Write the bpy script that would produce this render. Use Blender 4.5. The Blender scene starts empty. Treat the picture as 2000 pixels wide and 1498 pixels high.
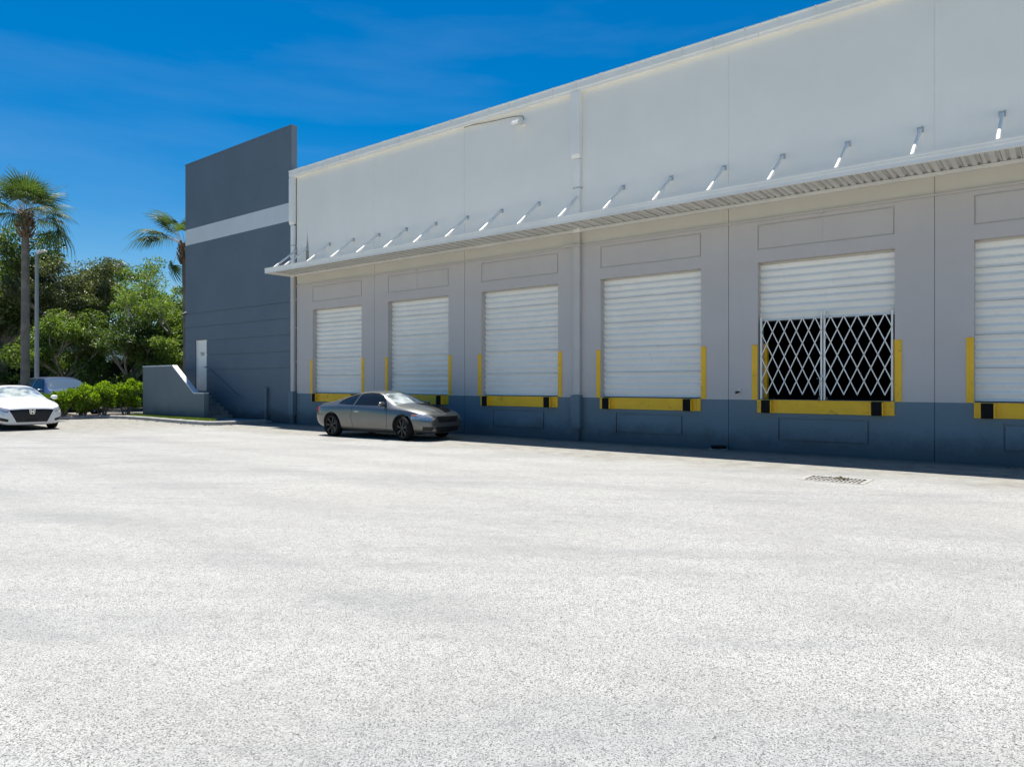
import bpy, bmesh, math, random
import numpy as np
from mathutils import Vector, Matrix

random.seed(7)
rng = np.random.default_rng(7)
S = bpy.context.scene
COL = S.collection
R = math.radians

# ------------------------------------------------------------------ camera
cam_d = bpy.data.cameras.new('camera')
cam = bpy.data.objects.new('camera', cam_d)
COL.objects.link(cam)
cam.location = (23.653, -16.464, 1.57)
cam.rotation_euler = (R(90), 0, R(90 - 51.676))
cam_d.sensor_width = 36.0
cam_d.lens = 36.0 * 1388 / 2000
cam_d.clip_start = 0.1
cam_d.clip_end = 2000
S.camera = cam

# ------------------------------------------------------------------ sun, sky, exposure
SUN = Vector((-0.29, 0.145, 1.0)).normalized()       # towards the sun
sun_d = bpy.data.lights.new('sun', 'SUN')
sun_d.energy = 4.8
sun_d.angle = R(0.53)
sun_d.color = (1.0, 0.965, 0.91)
sun = bpy.data.objects.new('sun', sun_d)
COL.objects.link(sun)
sun.rotation_euler = (-SUN).to_track_quat('-Z', 'Y').to_euler()
sun.location = (0, 0, 40)

world = bpy.data.worlds.new('World')
S.world = world
world.use_nodes = True
wn, wl = world.node_tree.nodes, world.node_tree.links
bg = wn['Background']
sky = wn.new('ShaderNodeTexSky')
sky.sky_type = 'NISHITA'
sky.sun_disc = False
sky.sun_elevation = math.asin(SUN.z)
sky.sun_rotation = math.atan2(SUN.x, SUN.y)
sky.altitude = 0
sky.air_density = 1.0
sky.dust_density = 0.2
sky.ozone_density = 2.2
hsv = wn.new('ShaderNodeHueSaturation')
hsv.inputs['Saturation'].default_value = 1.58
hsv.inputs['Value'].default_value = 1.0
wl.new(sky.outputs[0], hsv.inputs['Color'])
# thin streaks of cirrus, all round
tc = wn.new('ShaderNodeTexCoord')
mp = wn.new('ShaderNodeMapping')
mp.inputs['Scale'].default_value = (1.2, 1.2, 7.0)
mp.inputs['Rotation'].default_value = (R(8), R(5), R(20))
wl.new(tc.outputs['Generated'], mp.inputs['Vector'])
cn = wn.new('ShaderNodeTexNoise')
cn.inputs['Scale'].default_value = 1.6
cn.inputs['Detail'].default_value = 7
cn.inputs['Roughness'].default_value = 0.55
wl.new(mp.outputs[0], cn.inputs['Vector'])
cr = wn.new('ShaderNodeValToRGB')
cr.color_ramp.elements[0].position = 0.5
cr.color_ramp.elements[0].color = (0, 0, 0, 1)
cr.color_ramp.elements[1].position = 0.85
cr.color_ramp.elements[1].color = (0.07, 0.07, 0.07, 1)
wl.new(cn.outputs[0], cr.inputs[0])
mx = wn.new('ShaderNodeMix')
mx.data_type = 'RGBA'
wl.new(cr.outputs[0], mx.inputs['Factor'])
wl.new(hsv.outputs[0], mx.inputs[6])
mx.inputs[7].default_value = (7.0, 8.0, 9.0, 1)
wl.new(mx.outputs[2], bg.inputs['Color'])
bg.inputs['Strength'].default_value = 0.0585

S.view_settings.view_transform = 'Standard'
S.view_settings.look = 'None'
S.view_settings.exposure = 0.90
S.view_settings.gamma = 1.0
S.view_settings.use_curve_mapping = False
S.cycles.max_bounces = 8
S.cycles.diffuse_bounces = 5
S.cycles.transparent_max_bounces = 8
S.cycles.use_denoising = True
S.cycles.use_adaptive_sampling = True

# ------------------------------------------------------------------ materials
MATS = {}


class NT:
    def __init__(self, m):
        self.n, self.l = m.node_tree.nodes, m.node_tree.links

    def new(self, t, **kw):
        nd = self.n.new(t)
        for k, v in kw.items():
            if k in nd.inputs:
                nd.inputs[k].default_value = v
            else:
                setattr(nd, k, v)
        return nd

    def link(self, a, b):
        self.l.new(a, b)

    def noise(self, vec, scale, detail=4, rough=0.55):
        nd = self.new('ShaderNodeTexNoise', Scale=scale, Detail=detail, Roughness=rough)
        if vec is not None:
            self.link(vec, nd.inputs['Vector'])
        return nd.outputs[0]

    def ramp(self, fac, stops):
        nd = self.new('ShaderNodeValToRGB')
        e = nd.color_ramp.elements
        while len(e) < len(stops):
            e.new(0.5)
        for el, (p, c) in zip(e, stops):
            el.position = p
            el.color = (c, c, c, 1) if isinstance(c, (int, float)) else (*c, 1)
        self.link(fac, nd.inputs[0])
        return nd.outputs[0]

    def mix(self, fac, a, b, blend='MIX'):
        nd = self.new('ShaderNodeMix')
        nd.data_type = 'RGBA'
        nd.blend_type = blend
        for sock, v in ((nd.inputs['Factor'], fac), (nd.inputs[6], a), (nd.inputs[7], b)):
            if isinstance(v, (int, float)):
                sock.default_value = v
            elif isinstance(v, tuple):
                sock.default_value = (*v, 1)
            else:
                self.link(v, sock)
        return nd.outputs[2]

    def math(self, op, a, b=0.0, c=None, clamp=False):
        nd = self.new('ShaderNodeMath')
        nd.operation = op
        nd.use_clamp = clamp
        for i, v in enumerate((a, b, c)):
            if v is None:
                continue
            if isinstance(v, (int, float)):
                nd.inputs[i].default_value = v
            else:
                self.link(v, nd.inputs[i])
        return nd.outputs[0]

    def maprange(self, v, a, b, lo=0.0, hi=1.0):
        nd = self.new('ShaderNodeMapRange')
        nd.interpolation_type = 'SMOOTHSTEP'
        self.link(v, nd.inputs[0])
        for i, x in enumerate((a, b, lo, hi)):
            nd.inputs[i + 1].default_value = x
        return nd.outputs[0]


def base_mat(name, rough=0.6, metal=0.0, spec=0.5):
    m = bpy.data.materials.new(name)
    m.use_nodes = True
    t = NT(m)
    b = t.n['Principled BSDF']
    b.inputs['Roughness'].default_value = rough
    b.inputs['Metallic'].default_value = metal
    b.inputs['Specular IOR Level'].default_value = spec
    MATS[name] = m
    return m, t, b


def bump(t, b, h, strength=0.2, dist=0.01):
    nd = t.new('ShaderNodeBump', Strength=strength, Distance=dist)
    t.link(h, nd.inputs['Height'])
    t.link(nd.outputs[0], b.inputs['Normal'])


def paint(name, col, rough=0.55, var=0.10, scale=1.2, bmp=0.12, fine=60, metal=0.0, spec=0.4, dirt=None, coat=0.0):
    """painted surface: soft large-scale fading, finer mottling, optional dirt"""
    m, t, b = base_mat(name, rough, metal, spec)
    g = t.new('ShaderNodeNewGeometry').outputs['Position']
    n1 = t.noise(g, scale, 5, 0.6)
    n2 = t.noise(g, fine, 3, 0.6)
    lo = tuple(c * (1 - var) for c in col)
    hi = tuple(min(1, c * (1 + var)) for c in col)
    c = t.mix(t.maprange(n1, 0.3, 0.7), lo, hi)
    c = t.mix(t.math('MULTIPLY', t.maprange(n2, 0.35, 0.75), var * 1.2), c, tuple(x * 0.6 for x in col))
    if dirt:
        n3 = t.noise(g, 5.0, 6, 0.65)
        c = t.mix(t.math('MULTIPLY', t.maprange(n3, 0.56, 0.72), dirt[1]), c, dirt[0])
    t.link(c, b.inputs['Base Color'])
    if bmp:
        bump(t, b, n2, bmp, 0.004)
    if coat:
        b.inputs['Coat Weight'].default_value = coat
        b.inputs['Coat Roughness'].default_value = 0.03
    return m


def wall_paint(name, col, streak=0.0, foot=0.0, warm=0.0, var=0.05):
    """painted tilt-up concrete: fine roller texture, vertical weather streaks, splash dirt along the foot"""
    m, t, b = base_mat(name, 0.62, 0, 0.3)
    g = t.new('ShaderNodeNewGeometry').outputs['Position']
    sep = t.new('ShaderNodeSeparateXYZ')
    t.link(g, sep.inputs[0])
    n1 = t.noise(g, 0.55, 6, 0.62)
    c = t.mix(t.maprange(n1, 0.3, 0.72), tuple(x * (1 - var) for x in col), tuple(min(1, x * (1 + var)) for x in col))
    mpn = t.new('ShaderNodeMapping')
    mpn.inputs['Scale'].default_value = (5.0, 1.0, 0.28)
    t.link(g, mpn.inputs['Vector'])
    n2 = t.noise(mpn.outputs[0], 1.0, 6, 0.6)
    if streak:
        c = t.mix(t.math('MULTIPLY', t.maprange(n2, 0.52, 0.78), streak), c, tuple(x * 0.72 for x in col))
    if foot:
        n4 = t.noise(g, 1.6, 6, 0.7)
        hgt = t.math('ADD', sep.outputs['Z'], t.math('MULTIPLY', n4, -0.9))
        f = t.maprange(hgt, 0.22, -0.34)
        c = t.mix(t.math('MULTIPLY', f, foot), c, (0.035, 0.035, 0.032))
    n3 = t.noise(g, 45, 4, 0.65)
    c = t.mix(t.math('MULTIPLY', t.maprange(n3, 0.4, 0.75), 0.10), c, tuple(x * 0.7 for x in col))
    t.link(c, b.inputs['Base Color'])
    bump(t, b, n3, 0.22, 0.004)
    return m, t, b, g, sep, c


BLUE = (0.150, 0.212, 0.250)
m_, t_, b_, g_, s_, c_ = wall_paint('wall_white', (0.90, 0.855, 0.775), streak=0.06, var=0.025)
# brown mildew run below the gutter end, with its own outline
nx = t_.noise(g_, 9.0, 5, 0.7)
dx = t_.math('ABSOLUTE', t_.math('SUBTRACT', s_.outputs['X'], 0.67))
wd = t_.math('ADD', t_.maprange(s_.outputs['Z'], 7.75, 6.2, 0.0, 0.10), t_.math('MULTIPLY', t_.math('SUBTRACT', nx, 0.5), 0.05))
run = t_.math('MULTIPLY', t_.math('LESS_THAN', dx, wd), t_.maprange(s_.outputs['Z'], 7.8, 6.6))
run = t_.math('MULTIPLY', run, t_.math('GREATER_THAN', s_.outputs['Z'], 5.9))
t_.link(t_.mix(t_.math('MULTIPLY', run, 0.8), c_, (0.20, 0.17, 0.12)), b_.inputs['Base Color'])
wall_paint('wall_grey', (0.56, 0.515, 0.49), streak=0.10, var=0.035)
wall_paint('wall_beige', (0.60, 0.565, 0.50), streak=0.10, var=0.035)
wall_paint('wall_blue', BLUE, streak=0.12, foot=0.55, var=0.06)
wall_paint('tower_blue', (0.135, 0.172, 0.208), streak=0.12, foot=0.75, var=0.06)
wall_paint('stair_blue', (0.175, 0.205, 0.22), streak=0.14, foot=0.35, var=0.06)
paint('pipe_grey', (0.56, 0.53, 0.50), 0.5, 0.05, 1.0, 0.05)
paint('sealant', (0.16, 0.17, 0.18), 0.8, 0.1, bmp=0)
paint('door_white', (0.90, 0.865, 0.80), 0.3, 0.03, 0.8, 0.03, spec=0.5, dirt=((0.55, 0.50, 0.42), 0.22))
paint('metal_white', (0.90, 0.86, 0.79), 0.38, 0.05, 1.0, 0.04, spec=0.5)
paint('deck_white', (0.70, 0.69, 0.65), 0.45, 0.06, 1.5, 0.04, spec=0.4)
paint('galvanized', (0.55, 0.57, 0.58), 0.5, 0.12, 6, 0.06)
paint('pole_concrete', (0.36, 0.36, 0.35), 0.8, 0.1, 1.0, 0.2)
paint('yellow', (0.95, 0.53, 0.02), 0.5, 0.06, 2.2, 0.1, dirt=((0.30, 0.17, 0.04), 0.55))
paint('rubber', (0.012, 0.012, 0.012), 0.85, 0.2, 8, 0.3, spec=0.15)
paint('black_plastic', (0.012, 0.012, 0.013), 0.45, 0.1, 8, 0.05)
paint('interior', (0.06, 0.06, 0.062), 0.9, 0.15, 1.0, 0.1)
paint('steel_dark', (0.13, 0.125, 0.12), 0.6, 0.25, 9, 0.2)
paint('grate_steel', (0.33, 0.31, 0.28), 0.8, 0.2, 9, 0.2, dirt=((0.16, 0.10, 0.06), 0.6))
paint('band_white', (0.66, 0.68, 0.69), 0.6, 0.03, 1.0, 0.1)
paint('coping_white', (0.72, 0.73, 0.74), 0.6, 0.06, 2.0, 0.1)
paint('concrete_step', (0.26, 0.245, 0.22), 0.85, 0.22, 3.0, 0.3, dirt=((0.10, 0.09, 0.075), 0.6))
paint('kerb_concrete', (0.33, 0.32, 0.30), 0.85, 0.2, 2.5, 0.3, dirt=((0.12, 0.115, 0.10), 0.7))
paint('letter_black', (0.015, 0.015, 0.015), 0.5, 0.1, 5, 0)
paint('chrome', (0.75, 0.76, 0.78), 0.12, 0.02, 5, 0, metal=1.0)
paint('rail_blue', (0.17, 0.20, 0.235), 0.45, 0.06, 3, 0.05)
paint('roof_membrane', (0.5, 0.5, 0.48), 0.8, 0.1, 0.6, 0.1)
paint('far_wall', (0.68, 0.66, 0.61), 0.8, 0.05, 0.4, 0.1)
paint('lamp_red', (0.45, 0.012, 0.015), 0.15, 0.1, 8, 0, coat=1.0)
paint('lamp_amber', (0.55, 0.12, 0.01), 0.2, 0.1, 8, 0, coat=1.0)
paint('wheel_dark', (0.035, 0.035, 0.037), 0.35, 0.1, 8, 0, metal=0.5)
paint('wheel_silver', (0.45, 0.46, 0.48), 0.3, 0.1, 8, 0, metal=0.8)
paint('cloth_white', (0.75, 0.75, 0.74), 0.7, 0.06, 6, 0.1)


def car_paint(name, col, metal, rough, dust=0.0):
    m, t, b = base_mat(name, rough, metal, 0.5)
    g = t.new('ShaderNodeNewGeometry').outputs['Position']
    sep = t.new('ShaderNodeSeparateXYZ')
    t.link(g, sep.inputs[0])
    n = t.noise(g, 3.0, 5, 0.6)
    c = t.mix(t.math('MULTIPLY', t.maprange(n, 0.35, 0.7), 0.25), col, tuple(x * 0.8 for x in col))
    if dust:
        d = t.math('MULTIPLY', t.maprange(t.math('ADD', sep.outputs['Z'], t.math('MULTIPLY', n, -0.35)), 0.55, 0.05), dust)
        c = t.mix(d, c, (0.19, 0.165, 0.135))
        t.link(t.math('ADD', t.math('MULTIPLY', d, 0.5), rough), b.inputs['Roughness'])
    t.link(c, b.inputs['Base Color'])
    b.inputs['Coat Weight'].default_value = 0.8
    b.inputs['Coat Roughness'].default_value = 0.06
    return m


car_paint('paint_silver', (0.150, 0.155, 0.152), 0.75, 0.3, 0.35)
paint('paint_black', (0.012, 0.012, 0.013), 0.6, 0.1, 8, 0, spec=0.2)
car_paint('paint_white', (0.80, 0.80, 0.80), 0.0, 0.3, 0.12)
car_paint('paint_blue', (0.075, 0.10, 0.19), 0.5, 0.34, 0.2)
m_, t_, b_ = base_mat('car_glass', 0.03, 0.0, 0.4)
b_.inputs['Base Color'].default_value = (0.008, 0.010, 0.012, 1)
m_, t_, b_ = base_mat('sky_tone_glass', 0.04, 0.0, 1.0)
b_.inputs['Base Color'].default_value = (0.07, 0.095, 0.115, 1)  # base lightened and blued to stand for sky reflected in the windshield
b_.inputs['Coat Weight'].default_value = 1.0
m_, t_, b_ = base_mat('windshield_glass', 0.04, 0.0, 1.0)      # laminated glass; pale blotches paint in glare, reflection, dash and sunshade
nn = t_.noise(t_.new('ShaderNodeTexCoord').outputs['Object'], 3.2, 3, 0.5)
t_.link(t_.ramp(nn, [(0.36, (0.10, 0.13, 0.14)), (0.52, (0.42, 0.47, 0.47)), (0.70, (0.62, 0.64, 0.63))]), b_.inputs['Base Color'])
b_.inputs['Coat Weight'].default_value = 1.0
b_.inputs['Coat Roughness'].default_value = 0.02
m_, t_, b_ = base_mat('lamp_clear', 0.08, 0.5, 0.8)
nn = t_.noise(t_.new('ShaderNodeNewGeometry').outputs['Position'], 22, 2, 0.5)
t_.link(t_.ramp(nn, [(0.3, 0.35), (0.7, 0.7)]), b_.inputs['Base Color'])
b_.inputs['Coat Weight'].default_value = 1.0

# --- parking lot: pale, worn, exposed-aggregate asphalt
m_, t_, b_ = base_mat('asphalt_pale', 0.86, 0, 0.25)
g_ = t_.new('ShaderNodeNewGeometry').outputs['Position']
sp = t_.new('ShaderNodeSeparateXYZ')
t_.link(g_, sp.inputs[0])
v1 = t_.new('ShaderNodeTexVoronoi', Scale=165.0)
t_.link(g_, v1.inputs['Vector'])
stone = t_.new('ShaderNodeSeparateColor')
t_.link(v1.outputs['Color'], stone.inputs[0])
n_f = t_.noise(g_, 110.0, 3, 0.7)
n_m = t_.noise(g_, 26.0, 5, 0.65)
mpl = t_.new('ShaderNodeMapping')
mpl.inputs['Rotation'].default_value = (0, 0, R(-33))
t_.link(g_, mpl.inputs['Vector'])
mp2 = t_.new('ShaderNodeMapping')
mp2.inputs['Scale'].default_value = (0.28, 1.3, 1.0)
t_.link(mpl.outputs[0], mp2.inputs['Vector'])
n_k = t_.noise(mp2.outputs[0], 0.6, 7, 0.66)
n_l = t_.noise(g_, 0.35, 5, 0.6)
n_x = t_.noise(g_, 0.09, 3, 0.5)
spk = t_.ramp(stone.outputs[0], [(0.0, (.04,.04,.04)), (0.17, (.10,.10,.098)), (0.30, (.44,.435,.42)), (1.0, (.70,.69,.66))])
gap = t_.maprange(v1.outputs['Distance'], 0.010, 0.0045)
col = t_.mix(t_.math('MULTIPLY', t_.maprange(n_f, 0.52, 0.68), 0.75), spk, (0.15, 0.147, 0.14))
col = t_.mix(t_.math('MULTIPLY', t_.maprange(n_m, 0.35, 0.7), 0.35), col, (0.55, 0.545, 0.53))
col = t_.mix(t_.math('MULTIPLY', t_.maprange(n_l, 0.42, 0.66), 0.30), col, (0.30, 0.297, 0.288))
col = t_.mix(t_.math('MULTIPLY', t_.maprange(n_x, 0.46, 0.62), 0.16), col, (0.58, 0.56, 0.51))
col = t_.mix(t_.math('MULTIPLY', t_.maprange(n_k, 0.44, 0.70), 0.46), col, (0.25, 0.255, 0.27))
n_g = t_.noise(g_, 6.5, 9, 0.82)
col = t_.mix(t_.math('MULTIPLY', t_.maprange(n_g, 0.50, 0.72), 0.55), col, (0.20, 0.20, 0.205))
col = t_.mix(t_.math('MULTIPLY', t_.maprange(n_g, 0.46, 0.28), 0.5), col, (0.68, 0.675, 0.65))
# faint tyre sweeps
wv = t_.new('ShaderNodeTexWave', Scale=0.16, Distortion=2.0, Detail=3.0)
wv.wave_type = 'RINGS'
mpw = t_.new('ShaderNodeMapping')
mpw.inputs['Location'].default_value = (-2.0, 14.0, 0)
t_.link(g_, mpw.inputs['Vector'])
t_.link(mpw.outputs[0], wv.inputs['Vector'])
col = t_.mix(t_.math('MULTIPLY', t_.maprange(wv.outputs['Fac'], 0.62, 0.95), 0.13), col, (0.25, 0.248, 0.242))
# silt washed against the building and the kerb: smoother, browner
edge = t_.math('ADD', sp.outputs['Y'], t_.math('MULTIPLY', t_.math('SUBTRACT', n_l, 0.5), 3.5))
f1 = t_.maprange(edge, -4.6, -2.4)
lft = t_.math('ADD', sp.outputs['X'], t_.math('MULTIPLY', t_.math('SUBTRACT', n_l, 0.5), 5.0))
f2 = t_.maprange(lft, 1.5, -4.5)
silt = t_.math('MAXIMUM', f1, f2)
n_s = t_.noise(g_, 3.0, 6, 0.7)
silt_c = t_.mix(t_.maprange(n_s, 0.3, 0.7), (0.25, 0.235, 0.205), (0.42, 0.405, 0.36))
silt_c = t_.mix(t_.math('MULTIPLY', t_.maprange(n_f, 0.55, 0.7), 0.4), silt_c, (0.15, 0.14, 0.125))
col = t_.mix(t_.math('MULTIPLY', silt, 0.85), col, silt_c)
# darker brownish strip right at the wall foot
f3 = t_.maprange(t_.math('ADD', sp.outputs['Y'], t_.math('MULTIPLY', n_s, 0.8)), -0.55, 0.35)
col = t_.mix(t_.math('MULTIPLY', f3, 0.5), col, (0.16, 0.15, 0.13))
col = t_.mix(1.0, col, (0.735, 0.735, 0.72), 'MULTIPLY')
t_.link(col, b_.inputs['Base Color'])
hh = t_.math('ADD', t_.math('MULTIPLY', v1.outputs['Distance'], -30.0), t_.math('MULTIPLY', n_f, 1.2))
hh = t_.math('MULTIPLY', hh, t_.math('SUBTRACT', 1.0, t_.math('MULTIPLY', silt, 0.7)))
bump(t_, b_, hh, 0.35, 0.004)

m_, t_, b_ = base_mat('soil_ground', 0.95, 0, 0.2)
g_ = t_.new('ShaderNodeNewGeometry').outputs['Position']
t_.link(t_.ramp(t_.noise(g_, 1.5, 6, 0.7), [(0.3, (0.05, 0.085, 0.025)), (0.55, (0.085, 0.12, 0.04)), (0.75, (0.16, 0.14, 0.09))]), b_.inputs['Base Color'])
m_, t_, b_ = base_mat('mulch', 0.95, 0, 0.2)
g_ = t_.new('ShaderNodeNewGeometry').outputs['Position']
nn = t_.noise(g_, 18, 6, 0.75)
t_.link(t_.ramp(nn, [(0.3, (0.020, 0.015, 0.011)), (0.6, (0.07, 0.05, 0.035)), (0.8, (0.16, 0.12, 0.085))]), b_.inputs['Base Color'])
bump(t_, b_, nn, 0.9, 0.05)


def leaf_mat(name, dark, light, dead=None, trans=0.35, rough=0.45):
    m = bpy.data.materials.new(name)
    m.use_nodes = True
    t = NT(m)
    t.n.clear()
    out = t.new('ShaderNodeOutputMaterial')
    geo = t.new('ShaderNodeNewGeometry')
    stops = [(0.0, dark), (0.75, light)]
    if dead:
        stops += [(0.93, light), (1.0, dead)]
    rnd = t.ramp(geo.outputs['Random Per Island'], stops)
    n = t.noise(geo.outputs['Position'], 0.7, 3, 0.5)
    c = t.mix(t.math('MULTIPLY', t.maprange(n, 0.4, 0.65), 0.55), rnd, tuple(x * 0.65 for x in dark))
    p = t.new('ShaderNodeBsdfPrincipled', Roughness=rough)
    p.inputs['Specular IOR Level'].default_value = 0.5
    t.link(c, p.inputs['Base Color'])
    tr = t.new('ShaderNodeBsdfTranslucent')
    t.link(t.mix(1.0, c, (1.2, 1.25, 0.5), 'MULTIPLY'), tr.inputs['Color'])
    ms = t.new('ShaderNodeMixShader')
    ms.inputs[0].default_value = trans
    t.link(p.outputs[0], ms.inputs[1])
    t.link(tr.outputs[0], ms.inputs[2])
    t.link(ms.outputs[0], out.inputs['Surface'])
    MATS[name] = m
    return m


leaf_mat('leaf_dark', (0.055, 0.10, 0.024), (0.14, 0.205, 0.05), (0.20, 0.17, 0.08))
leaf_mat('leaf_olive', (0.075, 0.10, 0.038), (0.17, 0.195, 0.075), (0.24, 0.19, 0.11))
leaf_mat('leaf_light', (0.095, 0.16, 0.03), (0.21, 0.30, 0.06), (0.28, 0.28, 0.09), trans=0.5)
leaf_mat('leaf_lime', (0.12, 0.21, 0.015), (0.29, 0.42, 0.03), (0.45, 0.50, 0.08), trans=0.45, rough=0.4)
leaf_mat('leaf_hedge', (0.022, 0.045, 0.016), (0.055, 0.085, 0.030), (0.09, 0.10, 0.05), trans=0.25)
leaf_mat('leaf_palm', (0.055, 0.10, 0.030), (0.125, 0.19, 0.055), (0.20, 0.20, 0.09), trans=0.3, rough=0.62)
leaf_mat('leaf_grass', (0.085, 0.140, 0.020), (0.210, 0.270, 0.050), (0.30, 0.27, 0.10), trans=0.4)
leaf_mat('litter', (0.10, 0.065, 0.035), (0.22, 0.15, 0.08), None, trans=0.1)
paint('bark_grey', (0.27, 0.24, 0.205), 0.9, 0.25, 2.5, 0.6, fine=14)
paint('bark_palm', (0.20, 0.175, 0.15), 0.9, 0.25, 2.5, 0.6, fine=14)
paint('bark_boot', (0.17, 0.105, 0.06), 0.9, 0.35, 4, 0.5, fine=20)
paint('hedge_core', (0.018, 0.028, 0.012), 0.95, 0.3, 3, 0.5, fine=9)
paint('bark_pale', (0.42, 0.39, 0.34), 0.85, 0.2, 2.5, 0.4, fine=20)


# ------------------------------------------------------------------ mesh helpers
class MB:
    """collects shapes, links them as one mesh object"""
    def __init__(self):
        self.v, self.f, self.mi = [], [], []

    def quad(self, *pts, mi=0):
        i = len(self.v)
        self.v += [tuple(p) for p in pts]
        self.f.append(tuple(range(i, i + len(pts))))
        self.mi.append(mi)

    def box(self, a, b, mi=0):
        x0, y0, z0 = a
        x1, y1, z1 = b
        i = len(self.v)
        self.v += [(x0, y0, z0), (x1, y0, z0), (x1, y1, z0), (x0, y1, z0), (x0, y0, z1), (x1, y0, z1), (x1, y1, z1), (x0, y1, z1)]
        for q in ((0, 3, 2, 1), (4, 5, 6, 7), (0, 1, 5, 4), (1, 2, 6, 5), (2, 3, 7, 6), (3, 0, 4, 7)):
            self.f.append(tuple(i + k for k in q))
            self.mi.append(mi)

    def bar(self, p, q, w, d, up=(0, 1, 0), mi=0):
        """rectangular bar p->q; d measured along up, w across"""
        p, q, up = Vector(p), Vector(q), Vector(up)
        ax = (q - p).normalized()
        s = ax.cross(up)
        s.normalize()
        u = s.cross(ax).normalized()
        i = len(self.v)
        for e in (p, q):
            for a, b in ((-1, -1), (1, -1), (1, 1), (-1, 1)):
                self.v.append(tuple(e + s * (a * w / 2) + u * (b * d / 2)))
        for k in ((0, 1, 2, 3), (7, 6, 5, 4), (0, 4, 5, 1), (1, 5, 6, 2), (2, 6, 7, 3), (3, 7, 4, 0)):
            self.f.append(tuple(i + j for j in k))
            self.mi.append(mi)

    def tube(self, pts, rad, n=8, mi=0, cap=True):
        pts = [Vector(p) for p in pts]
        rads = rad if isinstance(rad, (list, tuple)) else [rad] * len(pts)
        i0 = len(self.v)
        ref = None
        for k, p in enumerate(pts):
            d = (pts[min(k + 1, len(pts) - 1)] - pts[max(k - 1, 0)]).normalized()
            if ref is None:
                ref = Vector((0, 0, 1)) if abs(d.z) < 0.9 else Vector((1, 0, 0))
            a = d.cross(ref)
            if a.length < 1e-4:
                a = d.cross(Vector((0.3, 1, 0.2)))
            a.normalize()
            b = d.cross(a).normalized()
            ref = -b if False else b.cross(d) * 0 + ref
            for j in range(n):
                t = 2 * math.pi * j / n
                self.v.append(tuple(p + (a * math.cos(t) + b * math.sin(t)) * rads[k]))
        for k in range(len(pts) - 1):
            for j in range(n):
                self.f.append((i0 + k * n + j, i0 + k * n + (j + 1) % n, i0 + (k + 1) * n + (j + 1) % n, i0 + (k + 1) * n + j))
                self.mi.append(mi)
        if cap:
            self.f.append(tuple(i0 + j for j in range(n))[::-1])
            self.mi.append(mi)
            self.f.append(tuple(i0 + (len(pts) - 1) * n + j for j in range(n)))
            self.mi.append(mi)

    def lathe(self, prof, n=24, axis='z', c=(0, 0, 0), mi=0):
        """prof: (radius, height) pairs round an axis"""
        i0 = len(self.v)
        for r, h in prof:
            for j in range(n):
                t = 2 * math.pi * j / n
                a, b = r * math.cos(t), r * math.sin(t)
                p = {'z': (a, b, h), 'y': (a, h, b), 'x': (h, a, b)}[axis]
                self.v.append((p[0] + c[0], p[1] + c[1], p[2] + c[2]))
        for k in range(len(prof) - 1):
            for j in range(n):
                self.f.append((i0 + k * n + j, i0 + k * n + (j + 1) % n, i0 + (k + 1) * n + (j + 1) % n, i0 + (k + 1) * n + j))
                self.mi.append(mi)

    def prism(self, poly, a, b, plane='xz', mi=0):
        """polygon extruded between a and b along the third axis"""
        n = len(poly)
        i0 = len(self.v)
        for h in (a, b):
            for p, q in poly:
                self.v.append({'xz': (p, h, q), 'xy': (p, q, h), 'yz': (h, p, q)}[plane])
        self.f.append(tuple(range(i0, i0 + n)))
        self.f.append(tuple(range(i0 + 2 * n - 1, i0 + n - 1, -1)))
        self.mi += [mi, mi]
        for k in range(n):
            self.f.append((i0 + k, i0 + n + k, i0 + n + (k + 1) % n, i0 + (k + 1) % n))
            self.mi.append(mi)

    def mesh(self, name):
        me = bpy.data.meshes.new(name)
        me.from_pydata(self.v, [], self.f)
        bm = bmesh.new()
        bm.from_mesh(me)
        for f, k in zip(bm.faces, self.mi):
            f.material_index = k
        bmesh.ops.recalc_face_normals(bm, faces=bm.faces)
        bm.to_mesh(me)
        bm.free()
        return me

    def build(self, name, mats, parent=None, smooth=None, bevel=0.0):
        me = self.mesh(name)
        if bevel:
            bm = bmesh.new()
            bm.from_mesh(me)
            bmesh.ops.bevel(bm, geom=list(bm.edges), offset=bevel, segments=1, affect='EDGES', clamp_overlap=True)
            bm.to_mesh(me)
            bm.free()
        return link(name, me, mats, parent, smooth)


def link(name, me, mats, parent=None, smooth=None):
    for m in (mats if isinstance(mats, (list, tuple)) else [mats]):
        me.materials.append(MATS[m])
    if smooth is not None:
        me.shade_smooth()
        if smooth < 180:
            me.set_sharp_from_angle(angle=R(smooth))
    o = bpy.data.objects.new(name, me)
    COL.objects.link(o)
    if parent:
        o.parent = parent
    return o


def thing(name, label, cat, loc=(0, 0, 0), rz=0.0, group=None):
    o = bpy.data.objects.new(name, None)
    COL.objects.link(o)
    o.location = loc
    o.rotation_euler = (0, 0, rz)
    tag(o, label, cat, group)
    return o


def tag(o, label=None, cat=None, group=None, kind=None):
    if label:
        o['label'] = label
    if cat:
        o['category'] = cat
    if group:
        o['group'] = group
    if kind:
        o['kind'] = kind
    return o


def share(o, name, parent, loc=(0, 0, 0), rot=(0, 0, 0), scale=(1, 1, 1)):
    c = o.copy()
    c.name = name
    COL.objects.link(c)
    c.parent = parent
    c.location, c.rotation_euler, c.scale = loc, rot, scale
    return c


# ------------------------------------------------------------------ ground
gm = MB()
gm.quad((-700, -700, -0.03), (700, -700, -0.03), (700, 700, -0.03), (-700, 700, -0.03))
tag(gm.build('ground', 'soil_ground'), kind='structure')

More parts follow.
